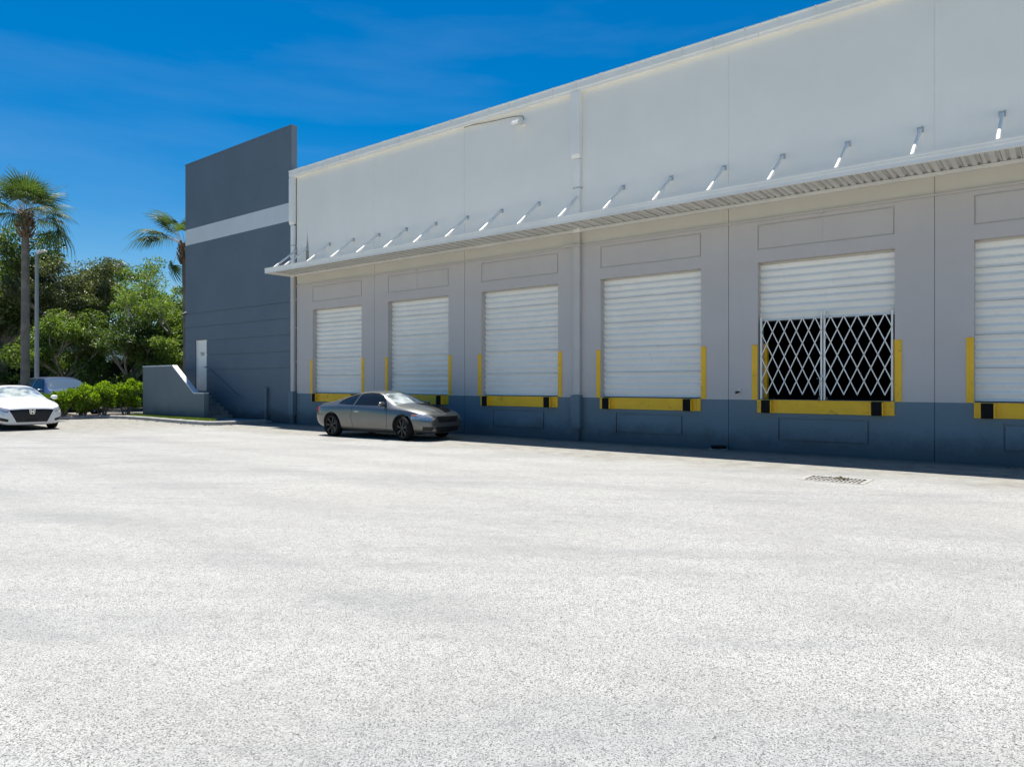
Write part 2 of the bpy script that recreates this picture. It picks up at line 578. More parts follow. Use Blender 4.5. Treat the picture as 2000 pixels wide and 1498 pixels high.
DX0, DX1, DY0, DY1 = 20.13, 21.07, -4.40, -3.76        # drain opening
gm = MB()
X0, X1, Y0, Y1 = -58.0, 70.0, -75.0, 6.0
for a, b, c, d in ((X0, DX0, Y0, Y1), (DX1, X1, Y0, Y1), (DX0, DX1, Y0, DY0), (DX0, DX1, DY1, Y1)):
    gm.quad((a, c, 0), (b, c, 0), (b, d, 0), (a, d, 0))
tag(gm.build('parking_lot', 'asphalt_pale'), kind='structure')


def catmull(pts, n=8):
    out = []
    P = [Vector(p) for p in pts]
    P = [P[0] * 2 - P[1]] + P + [P[-1] * 2 - P[-2]]
    for i in range(1, len(P) - 2):
        for k in range(n):
            t = k / n
            out.append(0.5 * ((2 * P[i]) + (P[i + 1] - P[i - 1]) * t + (2 * P[i - 1] - 5 * P[i] + 4 * P[i + 1] - P[i + 2]) * t * t + (3 * P[i] - P[i - 1] - 3 * P[i + 1] + P[i + 2]) * t ** 3))
    out.append(P[-2])
    return out


KERB = catmull([(-10.9, -16, 0), (-10.75, -9, 0), (-10.7, -5.0, 0), (-10.65, -3.5, 0), (-10.3, -2.75, 0), (-9.3, -2.42, 0), (-7.4, -2.40, 0),
                (-5.5, -2.55, 0), (-3.4, -2.66, 0), (-2.1, -2.62, 0), (-1.6, -2.3, 0), (-1.45, -1.5, 0), (-1.45, -0.4, 0)], 6)
# kerb in cast lengths
prof = [(0.0, -0.05), (0.02, 0.11), (0.055, 0.145), (0.12, 0.15), (0.16, 0.148), (0.17, -0.05)]


def kerb_piece(pts, name, parent):
    m = MB()
    rings = []
    for k, p in enumerate(pts):
        d = (pts[min(k + 1, len(pts) - 1)] - pts[max(k - 1, 0)]).normalized()
        nrm = Vector((-d.y, d.x, 0))
        rings.append([p + nrm * a + Vector((0, 0, b + random.uniform(-.003, .003))) for a, b in prof])
    for a, b in zip(rings, rings[1:]):
        for i in range(len(prof) - 1):
            m.quad(a[i], a[i + 1], b[i + 1], b[i])
    m.quad(*rings[0])
    m.quad(*rings[-1])
    return m.build(name, 'kerb_concrete', parent)


kroot = bpy.data.objects.new('kerb', None)
COL.objects.link(kroot)
tag(kroot, kind='structure')
STEP = 9
for i in range(0, len(KERB) - 1, STEP):
    seg = KERB[i:i + STEP + 1]
    if len(seg) > 1:
        seg = [p.copy() for p in seg]
        dd = (seg[-1] - seg[-2]).normalized()
        seg[-1] = seg[-1] - dd * 0.012
        kerb_piece(seg, 'kerb_stone', kroot)

# planting bed (mulch) and the little lawn inside the kerb
inner = []
for k, p in enumerate(KERB):
    d = (KERB[min(k + 1, len(KERB) - 1)] - KERB[max(k - 1, 0)]).normalized()
    inner.append(p + Vector((-d.y, d.x, 0)) * 0.165)
gm = MB()
bed = [(p.x, p.y) for p in inner if p.x < -9.6] + [(-9.6, -0.3), (-13.0, -0.3), (-13.0, -16)]
gm.prism(bed, -0.05, 0.12, 'xy')
tag(gm.build('mulch_bed', 'mulch'), kind='structure')
gm = MB()
lawn = [(p.x, p.y) for p in inner if -9.6 <= p.x <= -2.3 and p.y < -2.2] + [(-2.9, -1.62), (-3.9, -1.5), (-9.6, -1.5)]
gm.prism(lawn, -0.05, 0.125, 'xy')
tag(gm.build('lawn', 'soil_ground'), kind='structure')
gm = MB()
gm.prism([(-2.12, -2.42), (-1.72, -2.25), (-1.62, -1.5), (-1.62, -0.02), (-4.6, -0.02), (-4.6, -1.26), (-3.9, -1.5), (-2.9, -1.62)], -0.05, 0.09, 'xy')
tag(gm.build('walkway', 'kerb_concrete'), kind='structure')

# ------------------------------------------------------------------ warehouse
XE = 30.0
DZ0, DZ1 = 1.20, 4.37
DW = 2.84
DC = [2.42 + 4.226 * k for k in range(6)]
JX = [-0.02, 4.52, 8.755, 12.98, 17.21, 21.46, 25.69, XE]
WT = 0.22

wh = thing('warehouse', 'long warehouse with white upper walls, grey loading bays and tall blue end wall', 'building')


def relief(name, X0, X1, Z0, Z1, feats, bands, mats, parent, y=0.0, thick=WT, bevels=True):
    """wall sheet with real recesses and openings; feats = (x0,x1,z0,z1,depth or None for a hole, material index or None)"""
    xs = sorted({X0, X1, *[f[0] for f in feats], *[f[1] for f in feats]})
    zs = sorted({Z0, Z1, *[b[0] for b in bands], *[f[2] for f in feats], *[f[3] for f in feats]})
    xs = [x for x in xs if X0 <= x <= X1]
    zs = [z for z in zs if Z0 <= z <= Z1]
    nx, nz = len(xs) - 1, len(zs) - 1
    D = [[0.0] * nz for _ in range(nx)]
    M = [[0] * nz for _ in range(nx)]
    for i in range(nx):
        for j in range(nz):
            cx, cz = (xs[i] + xs[i + 1]) / 2, (zs[j] + zs[j + 1]) / 2
            for zb, mi in bands:
                if cz >= zb:
                    M[i][j] = mi
            for f in feats:
                if f[0] < cx < f[1] and f[2] < cz < f[3]:
                    D[i][j] = f[4]
                    if f[5] is not None:
                        M[i][j] = f[5]
    m = MB()
    dep = lambda i, j: thick if (i < 0 or j < 0 or i >= nx or j >= nz or D[i][j] is None) else D[i][j]
    for i in range(nx):
        for j in range(nz):
            a, b, c, d = xs[i], xs[i + 1], zs[j], zs[j + 1]
            e = dep(i, j)
            if D[i][j] is not None:
                m.quad((a, y + e, c), (b, y + e, c), (b, y + e, d), (a, y + e, d), mi=M[i][j])
            for (ii, jj, p, q) in ((i - 1, j, (a, c), (a, d)), (i + 1, j, (b, c), (b, d)), (i, j - 1, (a, c), (b, c)), (i, j + 1, (a, d), (b, d))):
                e2 = dep(ii, jj)
                if e2 > e + 1e-6:
                    m.quad((p[0], y + e, p[1]), (q[0], y + e, q[1]), (q[0], y + e2, q[1]), (p[0], y + e2, p[1]), mi=M[i][j])
    me = bpy.data.meshes.new(name)
    me.from_pydata(m.v, [], m.f)
    me.polygons.foreach_set('material_index', m.mi)
    return link(name, me, mats, parent)


def groove_rect(x0, x1, z0, z1, w=0.028, d=0.022):
    return [(x0, x1, z1 - w, z1, d, None), (x0, x1, z0, z0 + w, d, None), (x0, x0 + w, z0, z1, d, None), (x1 - w, x1, z0, z1, d, None)]


for k in range(len(JX) - 1):
    a, b = JX[k] + 0.008, JX[k + 1] - 0.008
    feats = []
    if k < len(DC):
        c = DC[k]
        feats += groove_rect(c - DW / 2, c + DW / 2, 4.66, 5.24)
        feats += groove_rect(c - 0.95, c + 0.94, 0.27, 0.80, 0.034, 0.03)
        feats += [(c - DW / 2, c + DW / 2, DZ0, DZ1, None, None)]
    relief('wall_panel', a, b, 0.0, 9.62, feats, [(-1, 0), (1.19, 1), (5.35, 3), (5.80, 2)], ['wall_blue', 'wall_grey', 'wall_white', 'wall_beige'], wh)
for x in JX[1:-1]:
    m = MB()
    m.box((x - 0.02, 0.024, 0.0), (x + 0.02, 0.06, 1.19), 0)
    m.box((x - 0.02, 0.024, 1.19), (x + 0.02, 0.06, 5.35), 1)
    m.box((x - 0.02, 0.024, 5.35), (x + 0.02, 0.06, 5.80), 3)
    m.box((x - 0.02, 0.010, 5.80), (x + 0.02, 0.06, 9.6), 2)
    m.build('joint_sealant', ['wall_blue', 'wall_grey', 'wall_white', 'wall_beige'], wh)

# tall blue end wall
TX0, TX1 = -8.67, -0.36
MDX0, MDX1, MDZ0, MDZ1 = -7.79, -6.77, 1.23, 3.53
feats = [(TX0, TX1, z - 0.02, z + 0.02, 0.022, None) for z in (4.76, 4.13, 3.485, 2.835, 2.19)]
feats += [(MDX0, MDX1, MDZ0, MDZ1, None, None)]
relief('end_wall', TX0, TX1, 0.0, 11.64, feats, [(-1, 0), (7.94, 1), (8.66, 0)], ['tower_blue', 'band_white'], wh, thick=0.26)['label'] = 'tall slate blue end wall with white band'
m = MB()
m.box((TX0 - 0.012, -0.012, 11.64), (TX1 + 0.012, 0.272, 11.70))
m.build('wall_coping', 'tower_blue', wh)
m = MB()                                                    # recess between end wall and first panel
m.box((TX1, 0.03, 0), (-0.009, 0.2, 9.6), 0)
m.build('corner_infill', 'tower_blue', wh)
for nm_, a_, b_2, mt_ in (('side_wall', (TX0, 0.262, 0.0), (TX0 + 0.24, 30.0, 9.6), 'tower_blue'), ('side_wall', (XE - 0.24, 0.222, 0.0), (XE, 30.0, 9.6), 'tower_blue'),
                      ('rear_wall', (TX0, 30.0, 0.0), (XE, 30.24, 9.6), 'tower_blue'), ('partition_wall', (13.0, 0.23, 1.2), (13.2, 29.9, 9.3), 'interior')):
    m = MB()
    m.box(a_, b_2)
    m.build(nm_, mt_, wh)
m = MB()
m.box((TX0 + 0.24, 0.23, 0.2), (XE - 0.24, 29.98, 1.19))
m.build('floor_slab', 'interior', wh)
m = MB()
m.box((TX0 + 0.1, 0.02, 9.61), (XE, 30.0, 9.78))
m.build('roof', 'roof_membrane', wh)

# pedestrian door with its number
m = MB()
m.box((MDX0 + 0.05, 0.09, MDZ0), (MDX1 - 0.05, 0.135, MDZ1 - 0.05))
pdoor = m.build('door', 'door_white', wh, bevel=0.004)
m = MB()
m.box((MDX0 + 0.002, 0.06, MDZ0), (MDX0 + 0.05, 0.17, MDZ1 - 0.002))
m.box((MDX1 - 0.05, 0.06, MDZ0), (MDX1 - 0.002, 0.17, MDZ1 - 0.002))
m.box((MDX0 + 0.05, 0.06, MDZ1 - 0.05), (MDX1 - 0.05, 0.17, MDZ1 - 0.002))
m.build('door_frame', 'door_white', pdoor)
m = MB()
m.lathe([(0.001, 0.03), (0.032, 0.03), (0.032, 0.088)], 12, 'y', (MDX1 - 0.13, 0, 2.30))
m.tube([(MDX1 - 0.13, 0.05, 2.30), (MDX1 - 0.13, 0.02, 2.30), (MDX1 - 0.30, 0.02, 2.30)], 0.014, 6)
m.build('handle', 'steel_dark', pdoor)
fc = bpy.data.curves.new('number', 'FONT')
fc.body = '750'
fc.size = 0.22
fc.align_x = 'CENTER'
fc.extrude = 0.002
fo = bpy.data.objects.new('number_tmp', fc)
COL.objects.link(fo)
bpy.context.view_layer.update()
fme = bpy.data.meshes.new_from_object(fo.evaluated_get(bpy.context.evaluated_depsgraph_get()))
bpy.data.objects.remove(fo)
fn = link('number', fme, 'letter_black', pdoor)
fn.location = (-7.30, 0.0865, 2.83)
fn.rotation_euler = (R(90), 0, 0)
fn['label'] = 'black number 750'


# overhead doors: ribbed steel sections
def section_mesh(w, h, ribs=4):
    prof = []
    p = h / ribs
    for r in range(ribs):
        z = r * p
        prof += [(0.0, z + 0.004), (0.044, z + p * 0.36), (0.044, z + p * 0.46), (0.0, z + p * 0.90), (0.0, z + p * 0.985)]
    prof[0] = (0.035, 0.0)
    prof.insert(1, (0.002, 0.012))
    prof.append((0.035, h - 0.004))
    m = MB()
    for (a, z0), (b, z1) in zip(prof, prof[1:]):
        m.quad((-w / 2, a, z0), (w / 2, a, z0), (w / 2, b, z1), (-w / 2, b, z1))
    for s in (-1, 1):
        m.quad((s * w / 2, 0.05, 0), *[(s * w / 2, a, z) for a, z in prof], (s * w / 2, 0.05, h - 0.004))
    m.quad((-w / 2, 0.05, 0), (w / 2, 0.05, 0), (w / 2, 0.05, h - 0.004), (-w / 2, 0.05, h - 0.004))
    me = m.mesh('door_section')
    me.materials.append(MATS['door_white'])
    return me


SH = (DZ1 + 0.10 - DZ0) / 5
sec_me = section_mesh(DW + 0.08, SH)


def bumper(c, parent):
    m = MB()
    m.box((c - 0.11, -0.135, 0.895), (c + 0.11, -0.034, 1.185), 0)
    o = m.build('dock_bumper', 'rubber', parent, bevel=0.012)
    for s in (-1, 1):
        m = MB()
        m.box((c + s * 0.115 - 0.012, -0.13, 0.90), (c + s * 0.115 + 0.014, -0.034, 1.18))
        m.box((c + s * 0.17 - 0.05, -0.045, 0.90), (c + s * 0.17 + 0.05, -0.0345, 1.18))
        for z in (0.95, 1.13):
            m.lathe([(0.001, -0.056), (0.012, -0.056), (0.012, -0.045)], 6, 'y', (c + s * 0.18, 0, z))
        m.build('bumper_bracket', 'yellow', parent)
    return o


for k, c in enumerate(DC):
    dr = bpy.data.objects.new('overhead_door', None)
    COL.objects.link(dr)
    dr.parent = wh
    dr.location = (c, 0.165, DZ0)
    lift = 1.80 if k == 4 else 0.0
    if k == 4:
        dr['label'] = 'overhead door raised halfway behind a folding gate'
    for s in range(5):
        z = lift + s * SH + 0.012
        if DZ0 + z > DZ1 + 0.02:
            break
        o = bpy.data.objects.new('door_section', sec_me)
        COL.objects.link(o)
        o.parent = dr
        o.location = (0, random.uniform(-0.002, 0.002), z)
    m = MB()                                                # bottom seal
    m.box((-DW / 2 + 0.002, 0.0, lift - 0.015), (DW / 2 - 0.002, 0.05, lift + 0.011))
    m.build('bottom_seal', 'rubber', dr)
    for s in (-1, 1):                                       # tracks at the jambs, behind the leaf
        m = MB()
        m.box((s * (DW / 2 - 0.02) - 0.018, 0.055, -0.0), (s * (DW / 2 - 0.02) + 0.018, 0.12, 3.2))
        m.build('door_track', 'galvanized', dr)
    # dock edge: painted steel channel with two rubber bumpers
    m = MB()
    m.box((c - DW / 2, -0.034, 0.90), (c + DW / 2, 0.002, 1.185))
    m.box((c - DW / 2, -0.034, 1.1855), (c + DW / 2, 0.15, 1.197))
    ch = m.build('dock_edge_channel', 'yellow', wh, bevel=0.003)
    bumper(c - DW / 2 + 0.22, ch)
    bumper(c + DW / 2 - 0.32, ch)
    for s in (-1, 1):                                       # yellow angle guards
        m = MB()
        x = c + s * (DW / 2 + 0.065)
        if s < 0:
            m.box((x - 0.065, -0.016, 1.195), (x + 0.060, 0.001, 2.47))
            m.box((x + 0.050, 0.001, 1.195), (x + 0.0625, 0.06, 2.47))
        else:
            m.box((x - 0.060, -0.016, 1.195), (x + 0.065, 0.001, 2.47))
            m.box((x - 0.0625, 0.001, 1.195), (x - 0.050, 0.06, 2.47))
        m.build('jamb_guard', 'yellow', wh)
for s in (-1, 1):                                           # guard posts on the track inside the open bay
    m = MB()
    m.box((DC[4] + s * 1.36 - 0.05, 0.30, 1.195), (DC[4] + s * 1.36 + 0.05, 0.42, 2.5))
    m.build('track_guard', 'yellow', wh)

# gutter with standing straps
for a in np.arange(-0.33, XE - 0.1, 3.05):
    b = min(a + 3.044, XE)
    m = MB()
    p = [(-0.002, 9.545), (-0.115, 9.545), (-0.125, 9.60), (-0.142, 9.62), (-0.142, 9.79), (-0.158, 9.80), (-0.158, 9.83), (-0.12, 9.83), (-0.12, 9.70), (-0.002, 9.70)]
    m.prism(p, a, b, 'yz')
    m.build('gutter_length', 'metal_white', wh)
m = MB()
m.box((-0.34, -0.002, 9.63), (XE, 0.10, 9.86))
m.build('roof_edge_flashing', 'metal_white', wh)
strap_me = None
for k in range(38):
    x = 0.5 + 0.78 * k
    if x > XE - 0.2:
        break
    if strap_me is None:
        m = MB()
        m.box((-0.012, -0.164, 9.615), (0.012, -0.143, 9.838))
        m.box((-0.012, -0.164, 9.832), (0.012, -0.004, 9.842))
        m.box((-0.010, -0.135, 9.538), (0.010, -0.118, 9.615))
        strap_me = m.mesh('gutter_strap')
        strap_me.materials.append(MATS['metal_white'])
    o = bpy.data.objects.new('gutter_strap', strap_me)
    COL.objects.link(o)
    o.parent = wh
    o.location = (x, 0, 0)


def downspout(x0):
    m = MB()
    w = 0.27
    m.prism([(-0.15, 9.545), (-0.002, 9.545), (-0.002, 7.75), (-0.10, 7.72), (-0.15, 7.83)], x0 - 0.05, x0 + w - 0.05, 'yz')
    m.box((x0, -0.105, 5.70), (x0 + 0.20, -0.004, 7.70))
    m.box((x0, -0.105, 1.255), (x0 + 0.20, -0.004, 5.70), 1)
    o = m.build('downspout', ['metal_white', 'pipe_grey'], wh)
    for z in (2.4, 3.7, 4.8, 6.9):
        m = MB()
        m.box((x0 - 0.008, -0.112, z), (x0 + 0.208, -0.003, z + 0.045))
        m.box((x0 - 0.05, -0.008, z), (x0 + 0.25, -0.0025, z + 0.045))
        m.build('strap', 'pipe_grey', o)
    # sealant shadow gap beside the pipe, steel guard at the foot
    m = MB()
    m.box((x0 - 0.045, -0.175, 0.33), (x0 + 0.245, -0.006, 1.25))
    m.box((x0 + 0.02, -0.13, 0.0), (x0 + 0.18, -0.01, 0.33))
    g = m.build('downspout_guard', 'wall_blue', o, bevel=0.006)
    for z in (0.42, 1.08):
        m = MB()
        m.box((x0 - 0.10, -0.03, z), (x0 + 0.30, -0.0035, z + 0.07))
        m.build('guard_bracket', 'wall_blue', o)
    return o


downspout(-0.27)
downspout(12.87)

# conduit run below the canopy (two lengths that lap at the downspout)
m = MB()
m.box((0.0, -0.045, 5.325), (12.60, -0.003, 5.365))
m.build('conduit', 'wall_grey', wh)
m = MB()
m.box((12.58, -0.165, 5.315), (13.12, -0.112, 5.365))
m.box((13.09, -0.112, 5.32), (13.14, -0.003, 5.362))
m.box((13.12, -0.045, 5.325), (XE, -0.003, 5.365))
m.build('conduit', 'wall_grey', wh)
for x in (DC[1], DC[4]):
    m = MB()
    m.box((x - 0.02, -0.052, 5.30), (x + 0.02, -0.0025, 5.385))
    m.box((x - 0.006, -0.006, 4.69), (x + 0.006, -0.0025, 5.30))
    m.build('conduit_clip', 'wall_grey', wh)

# ------------------------------------------------------------------ canopy
cp = thing('loading_canopy', 'long white metal canopy on hanger rods above the loading doors', 'canopy', (0, 0, 5.7))
CX0, CX1 = -0.12, XE


def off(o):
    o.location = (0, 0, -5.7)
    return o


m = MB()
x = CX0
zz = []
while x < CX1:
    for dxx, z in ((0, 5.795), (0.075, 5.795), (0.095, 5.838), (0.125, 5.838), (0.145, 5.795)):
        zz.append((x + dxx, z))
    x += 0.1555
for (a, z0), (b, z1) in zip(zz, zz[1:]):
    m.quad((a, -1.272, z0 + .004), (b, -1.272, z1 + .004), (b, -0.004, z1), (a, -0.004, z0))
    m.quad((a, -1.272, z0 + .008), (b, -1.272, z1 + .008), (b, -0.004, z1 + .004), (a, -0.004, z0 + .004))
off(m.build('deck', 'deck_white', cp))
seam = CX0 + 0.0
while seam < 23.2:
    m = MB()
    m.box((seam + 0.008, -1.27, 5.790), (seam + 0.014, -0.082, 5.7975))
    off(m.build('deck_seam', 'steel_dark', cp))
    seam += 0.311
for a in np.arange(CX0, CX1 - 0.1, 6.1):
    b = min(a + 6.094, CX1)
    m = MB()
    p = [(-1.262, 5.688), (-1.325, 5.688), (-1.325, 5.715), (-1.318, 5.722), (-1.318, 5.775), (-1.325, 5.782), (-1.325, 5.835), (-1.333, 5.845), (-1.333, 5.878), (-1.31, 5.878), (-1.305, 5.70), (-1.262, 5.70)]
    m.prism(p, a, b, 'yz')
    off(m.build('fascia', 'metal_white', cp))
m = MB()
p = [(-0.004, 5.705), (-0.085, 5.705), (-0.085, 5.713), (-0.014, 5.718), (-0.014, 5.789), (-0.004, 5.789)]
m.prism([(-0.004, 5.712), (-0.080, 5.712), (-0.080, 5.789), (-0.004, 5.789)], CX0 + 0.1, CX1, 'yz')
off(m.build('ledger', 'deck_white', cp))
m = MB()
m.box((CX0 - 0.012, -1.318, 5.69), (CX0 + 0.002, -0.02, 5.86))
off(m.build('end_plate', 'metal_white', cp))
RODX = [0.67 + 1.3695 * k for k in range(21)] + [-0.02]
mr = MB()
mr.tube([(0, -1.18, 5.80), (0, -0.05, 6.70)], 0.036, 10)
rod_me = mr.mesh('hanger_rod')
rod_me.materials.append(MATS['metal_white'])
rod_me.shade_smooth()
rod_me.set_sharp_from_angle(angle=R(50))
mr = MB()
mr.box((-0.06, -0.013, 6.65), (0.06, -0.001, 6.77))
mr.box((-0.012, -0.075, 6.66), (0.012, -0.013, 6.75))
for sx in (-0.042, 0.042):
    for z in (6.665, 6.755):
        mr.lathe([(0.001, -0.024), (0.011, -0.024), (0.011, -0.013)], 6, 'y', (sx, 0, z))
pl_me = mr.mesh('wall_plate')
pl_me.materials.append(MATS['galvanized'])
for x in RODX:
    if x > CX1 - 0.1:
        continue
    o = bpy.data.objects.new('hanger_rod', rod_me)
    COL.objects.link(o)
    o.parent = cp
    o.location = (x, 0, -5.7)
    q = bpy.data.objects.new('wall_plate', pl_me)
    COL.objects.link(q)
    q.parent = o

# ------------------------------------------------------------------ folding gate in the open bay
def gate_leaf(x0, x1, label, latch):
    g = thing('folding_gate', label, 'gate', (x0, 0.05, 1.2), 0, 'folding gate leaves in the open bay')
    w = x1 - x0
    zb, hh = 0.13, 0.284
    px = w / 10
    for s, x in ((0, 0.0), (1, w)):
        m = MB()
        m.box((x - 0.019, -0.019, 0.006), (x + 0.019, 0.019, 1.90 + (0.06 if (s == latch) else 0)))
        m.build('post', 'metal_white', g, bevel=0.003)
    bars = []
    for c in (1, 3, 5, 7, 9):
        n = min(6, 10 - c)
        bars.append(((c, 0), (c + n, n), 0))
        n = min(6, c)
        bars.append(((c, 0), (c - n, n), 1))
    for r in (1, 3, 5):
        bars.append(((0, r), (6 - r, 6), 0))
        bars.append(((10, r), (10 - (6 - r), 6), 1))
    for (a, b), (c, d), lay in bars:
        m = MB()
        y = -0.0275 + 0.009 * lay - 0.004
        m.bar((a * px, y, zb + b * hh), (c * px, y, zb + d * hh), 0.021, 0.007, (0, 1, 0))
        m.build('lattice_bar', 'metal_white', g)
    m = MB()
    for c in (1, 3, 5, 7, 9):
        for r in (0, 6):
            m.lathe([(0.001, -0.045), (0.013, -0.045), (0.013, -0.012)], 8, 'y', (c * px, 0, zb + r * hh))
    for c in range(0, 11):
        for r in range(1, 6):
            if (c + r) % 2 == 1:
                m.lathe([(0.001, -0.041), (0.009, -0.041), (0.009, -0.015)], 6, 'y', (c * px, 0, zb + r * hh))
    tag(m.build('rivet', 'galvanized', g), kind='stuff')
    m = MB()
    xe = w if latch else 0.0
    for k in (-1, 1):
        m.lathe([(0.001, -0.012), (0.028, -0.012), (0.034, 0), (0.028, 0.012), (0.001, 0.012)], 12, 'y', (xe + 0.05 * k * 0.8, 0, 0.040))
    m.box((xe - 0.06, -0.012, 0.055), (xe + 0.06, 0.012, 0.072))
    m.build('caster', 'steel_dark', g)
    m = MB()
    if latch:
        m.box((w - 0.01, -0.045, 0.50), (w + 0.058, -0.02, 0.565))
        m.tube([(w - 0.03, -0.035, 0.10), (w - 0.03, -0.035, 0.48), (w - 0.09, -0.035, 0.48)], 0.008, 6)
    else:
        m.box((-0.005, -0.04, 1.36), (0.05, -0.02, 1.39))
        m.box((-0.04, -0.045, 1.80), (0.03, -0.02, 1.86))
    m.build('latch', 'galvanized', g)
    return g


gate_leaf(DC[4] - DW / 2 + 0.065, DC[4] - 0.032, 'left leaf of the white folding lattice gate in the open bay', 1)
gate_leaf(DC[4] + 0.032, DC[4] + DW / 2 - 0.055, 'right leaf of the white folding lattice gate in the open bay', 0)

# ------------------------------------------------------------------ staircase
st = thing('staircase', 'concrete steps with blue side wall and pale sloping coping at the white door', 'staircase', (-6, -0.7, 0))


def at0(o):
    o.location = (6, 0.7, 0)
    return o


SY0, SY1 = -1.45, -1.25
m = MB()
SWP = [(-9.72, 0.0), (-4.30, 0.0), (-4.30, 1.15), (-5.13, 1.15), (-6.96, 2.32), (-9.72, 2.32)]
m.prism(SWP, SY0, SY1, 'xz')
at0(m.build('side_wall', 'stair_blue', st, bevel=0.006))
m = MB()
for (a, b), (c, d) in (((-4.29, 1.15), (-5.13, 1.15)), ((-5.13, 1.15), (-6.96, 2.32)), ((-6.96, 2.32), (-9.73, 2.32))):
    L = math.hypot(c - a, d - b)
    nx_, nz_ = -(d - b) / L * -1, (a - c) / L
    t = 0.045
    m.prism([(a, b + 0.001), (c, d + 0.001), (c + nx_ * t * 0, d + t), (a, b + t)], SY0 - 0.012, SY1 + 0.012, 'xz')
at0(m.build('coping', 'coping_white', st))
m = MB()
m.box((-9.72, SY1, 0.0), (-9.52, -0.005, 2.25))
at0(m.build('end_wall', 'stair_blue', st))
m = MB()
m.box((-9.73, SY1 + 0.012, 2.25), (-9.51, -0.005, 2.295))
at0(m.build('end_coping', 'coping_white', st))
NST = 7
TR = 0.335
for k in range(NST):
    z1 = 1.21 - 1.12 / NST * k
    xa = -6.62 + TR * k
    m = MB()
    m.box(((-9.52 if k == 0 else xa - TR + 0.001), SY1 + 0.002, 0.0), (xa, -0.004, z1))
    at0(m.build('step', 'concrete_step', st, bevel=0.008))
m = MB()
m.tube([(-6.62, -0.005, 2.10), (-6.62, -0.07, 2.17), (-6.36, -0.07, 2.17), (-4.10, -0.07, 1.045), (-3.72, -0.07, 1.02), (-3.70, -0.005, 1.0)], 0.021, 8)
for x, z in ((-5.9, 1.94), (-4.6, 1.29)):
    m.tube([(x, -0.004, z - 0.08), (x, -0.07, z - 0.06), (x, -0.07, z)], 0.012, 6)
at0(m.build('handrail', 'rail_blue', st, smooth=50))

m = MB()
m.tube([(-1.95, -0.10, 0.0), (-1.95, -0.10, 1.30)], 0.055, 10)
sp_ = thing('standpipe', 'short slate blue standpipe against the blue end wall', 'pipe', (-1.95, -0.10, 0.0))
o = m.build('pipe', 'wall_blue', sp_, smooth=50)
o.location = (1.95, 0.10, 0)
m = MB()
m.lathe([(0.001, 1.38), (0.05, 1.38), (0.072, 1.35), (0.072, 1.30), (0.056, 1.29)], 12, 'z', (-1.95, -0.10, 0))
m.tube([(-1.95, -0.10, 1.33), (-2.08, -0.14, 1.33)], 0.022, 8)
m.tube([(-1.95, -0.10, 1.38), (-1.95, -0.10, 1.44)], 0.015, 8)
o = m.build('cap', 'rail_blue', sp_, smooth=40)
o.location = (1.95, 0.10, 0)

# ------------------------------------------------------------------ small fittings on the walls
fl = thing('flood_light', 'small white flood light under the gutter on the upper wall', 'light', (10.98, 0, 9.15))
fl.scale = (0.72, 0.72, 0.72)
m = MB()
m.box((0.10, -0.05, -0.10), (0.24, -0.002, 0.12))
m.build('junction_box', 'metal_white', fl, bevel=0.006)
m = MB()
m.prism([(-0.10, 0.06), (-0.42, 0.02), (-0.46, -0.10), (-0.38, -0.14), (-0.12, -0.04)], -0.16, 0.18, 'yz')
m.build('housing', 'metal_white', fl, bevel=0.01)
m = MB()
m.bar((0.12, -0.05, 0.0), (0.05, -0.14, 0.0), 0.05, 0.03, (0, 0, 1))
m.build('arm', 'galvanized', fl)
m = MB()
m.prism([(-0.375, -0.145), (-0.13, -0.048), (-0.132, -0.056), (-0.375, -0.152)], -0.13, 0.15, 'yz')
m.build('lens', 'band_white', fl)
m = MB()
m.tube(catmull([(0.17, -0.03, 0.11), (0.02, -0.03, 0.30), (-0.7, -0.03, 0.40), (-1.5, -0.03, 0.44), (-2.6, -0.03, 0.535), (-3.1, -0.02, 0.54)], 5), 0.014, 5)
m.build('cable', 'steel_dark', fl)


def security_camera(loc, rz, label):
    c = thing('security_camera', label, 'camera', loc, rz)
    m = MB()
    m.lathe([(0.001, -0.03), (0.045, -0.03), (0.05, -0.002)], 14, 'y', (0, 0, 0.06))
    m.build('base', 'metal_white', c, smooth=40)
    m = MB()
    m.tube([(0, -0.03, 0.06), (0, -0.08, 0.05), (0, -0.10, -0.01)], 0.016, 8)
    m.build('arm', 'metal_white', c, smooth=60)
    m = MB()
    m.tube([(0, -0.02, -0.01), (0, -0.05, -0.012), (0, -0.20, -0.045), (0, -0.215, -0.048)], [0.03, 0.04, 0.042, 0.036], 12)
    m.build('camera_body', 'black_plastic', c, smooth=50)
    return c


security_camera((-8.60, 0, 4.80), 0.0, 'small camera on the left edge of the blue end wall')
security_camera((17.47, 0, 1.38), R(-20), 'small dark faucet-like fitting low on the grey wall left of the folding gate').scale = (.6, .6, .6)  # camera model reused as stand-in for a faucet-like fitting

tp = thing('rubber_wheel', 'flat black rubber wheel lying at the foot of the blue wall', 'wheel', (17.06, -0.24, 0))
m = MB()
m.lathe([(0.06, 0.03), (0.10, 0.035), (0.165, 0.035), (0.178, 0.05), (0.165, 0.066), (0.178, 0.082), (0.165, 0.10), (0.10, 0.10), (0.06, 0.085), (0.06, 0.03)], 24)
m.build('tyre', 'rubber', tp, smooth=40)
m = MB()
m.box((-0.19, -0.13, 0.0), (0.17, 0.14, 0.034))
m.build('pad', 'kerb_concrete', tp, bevel=0.008)

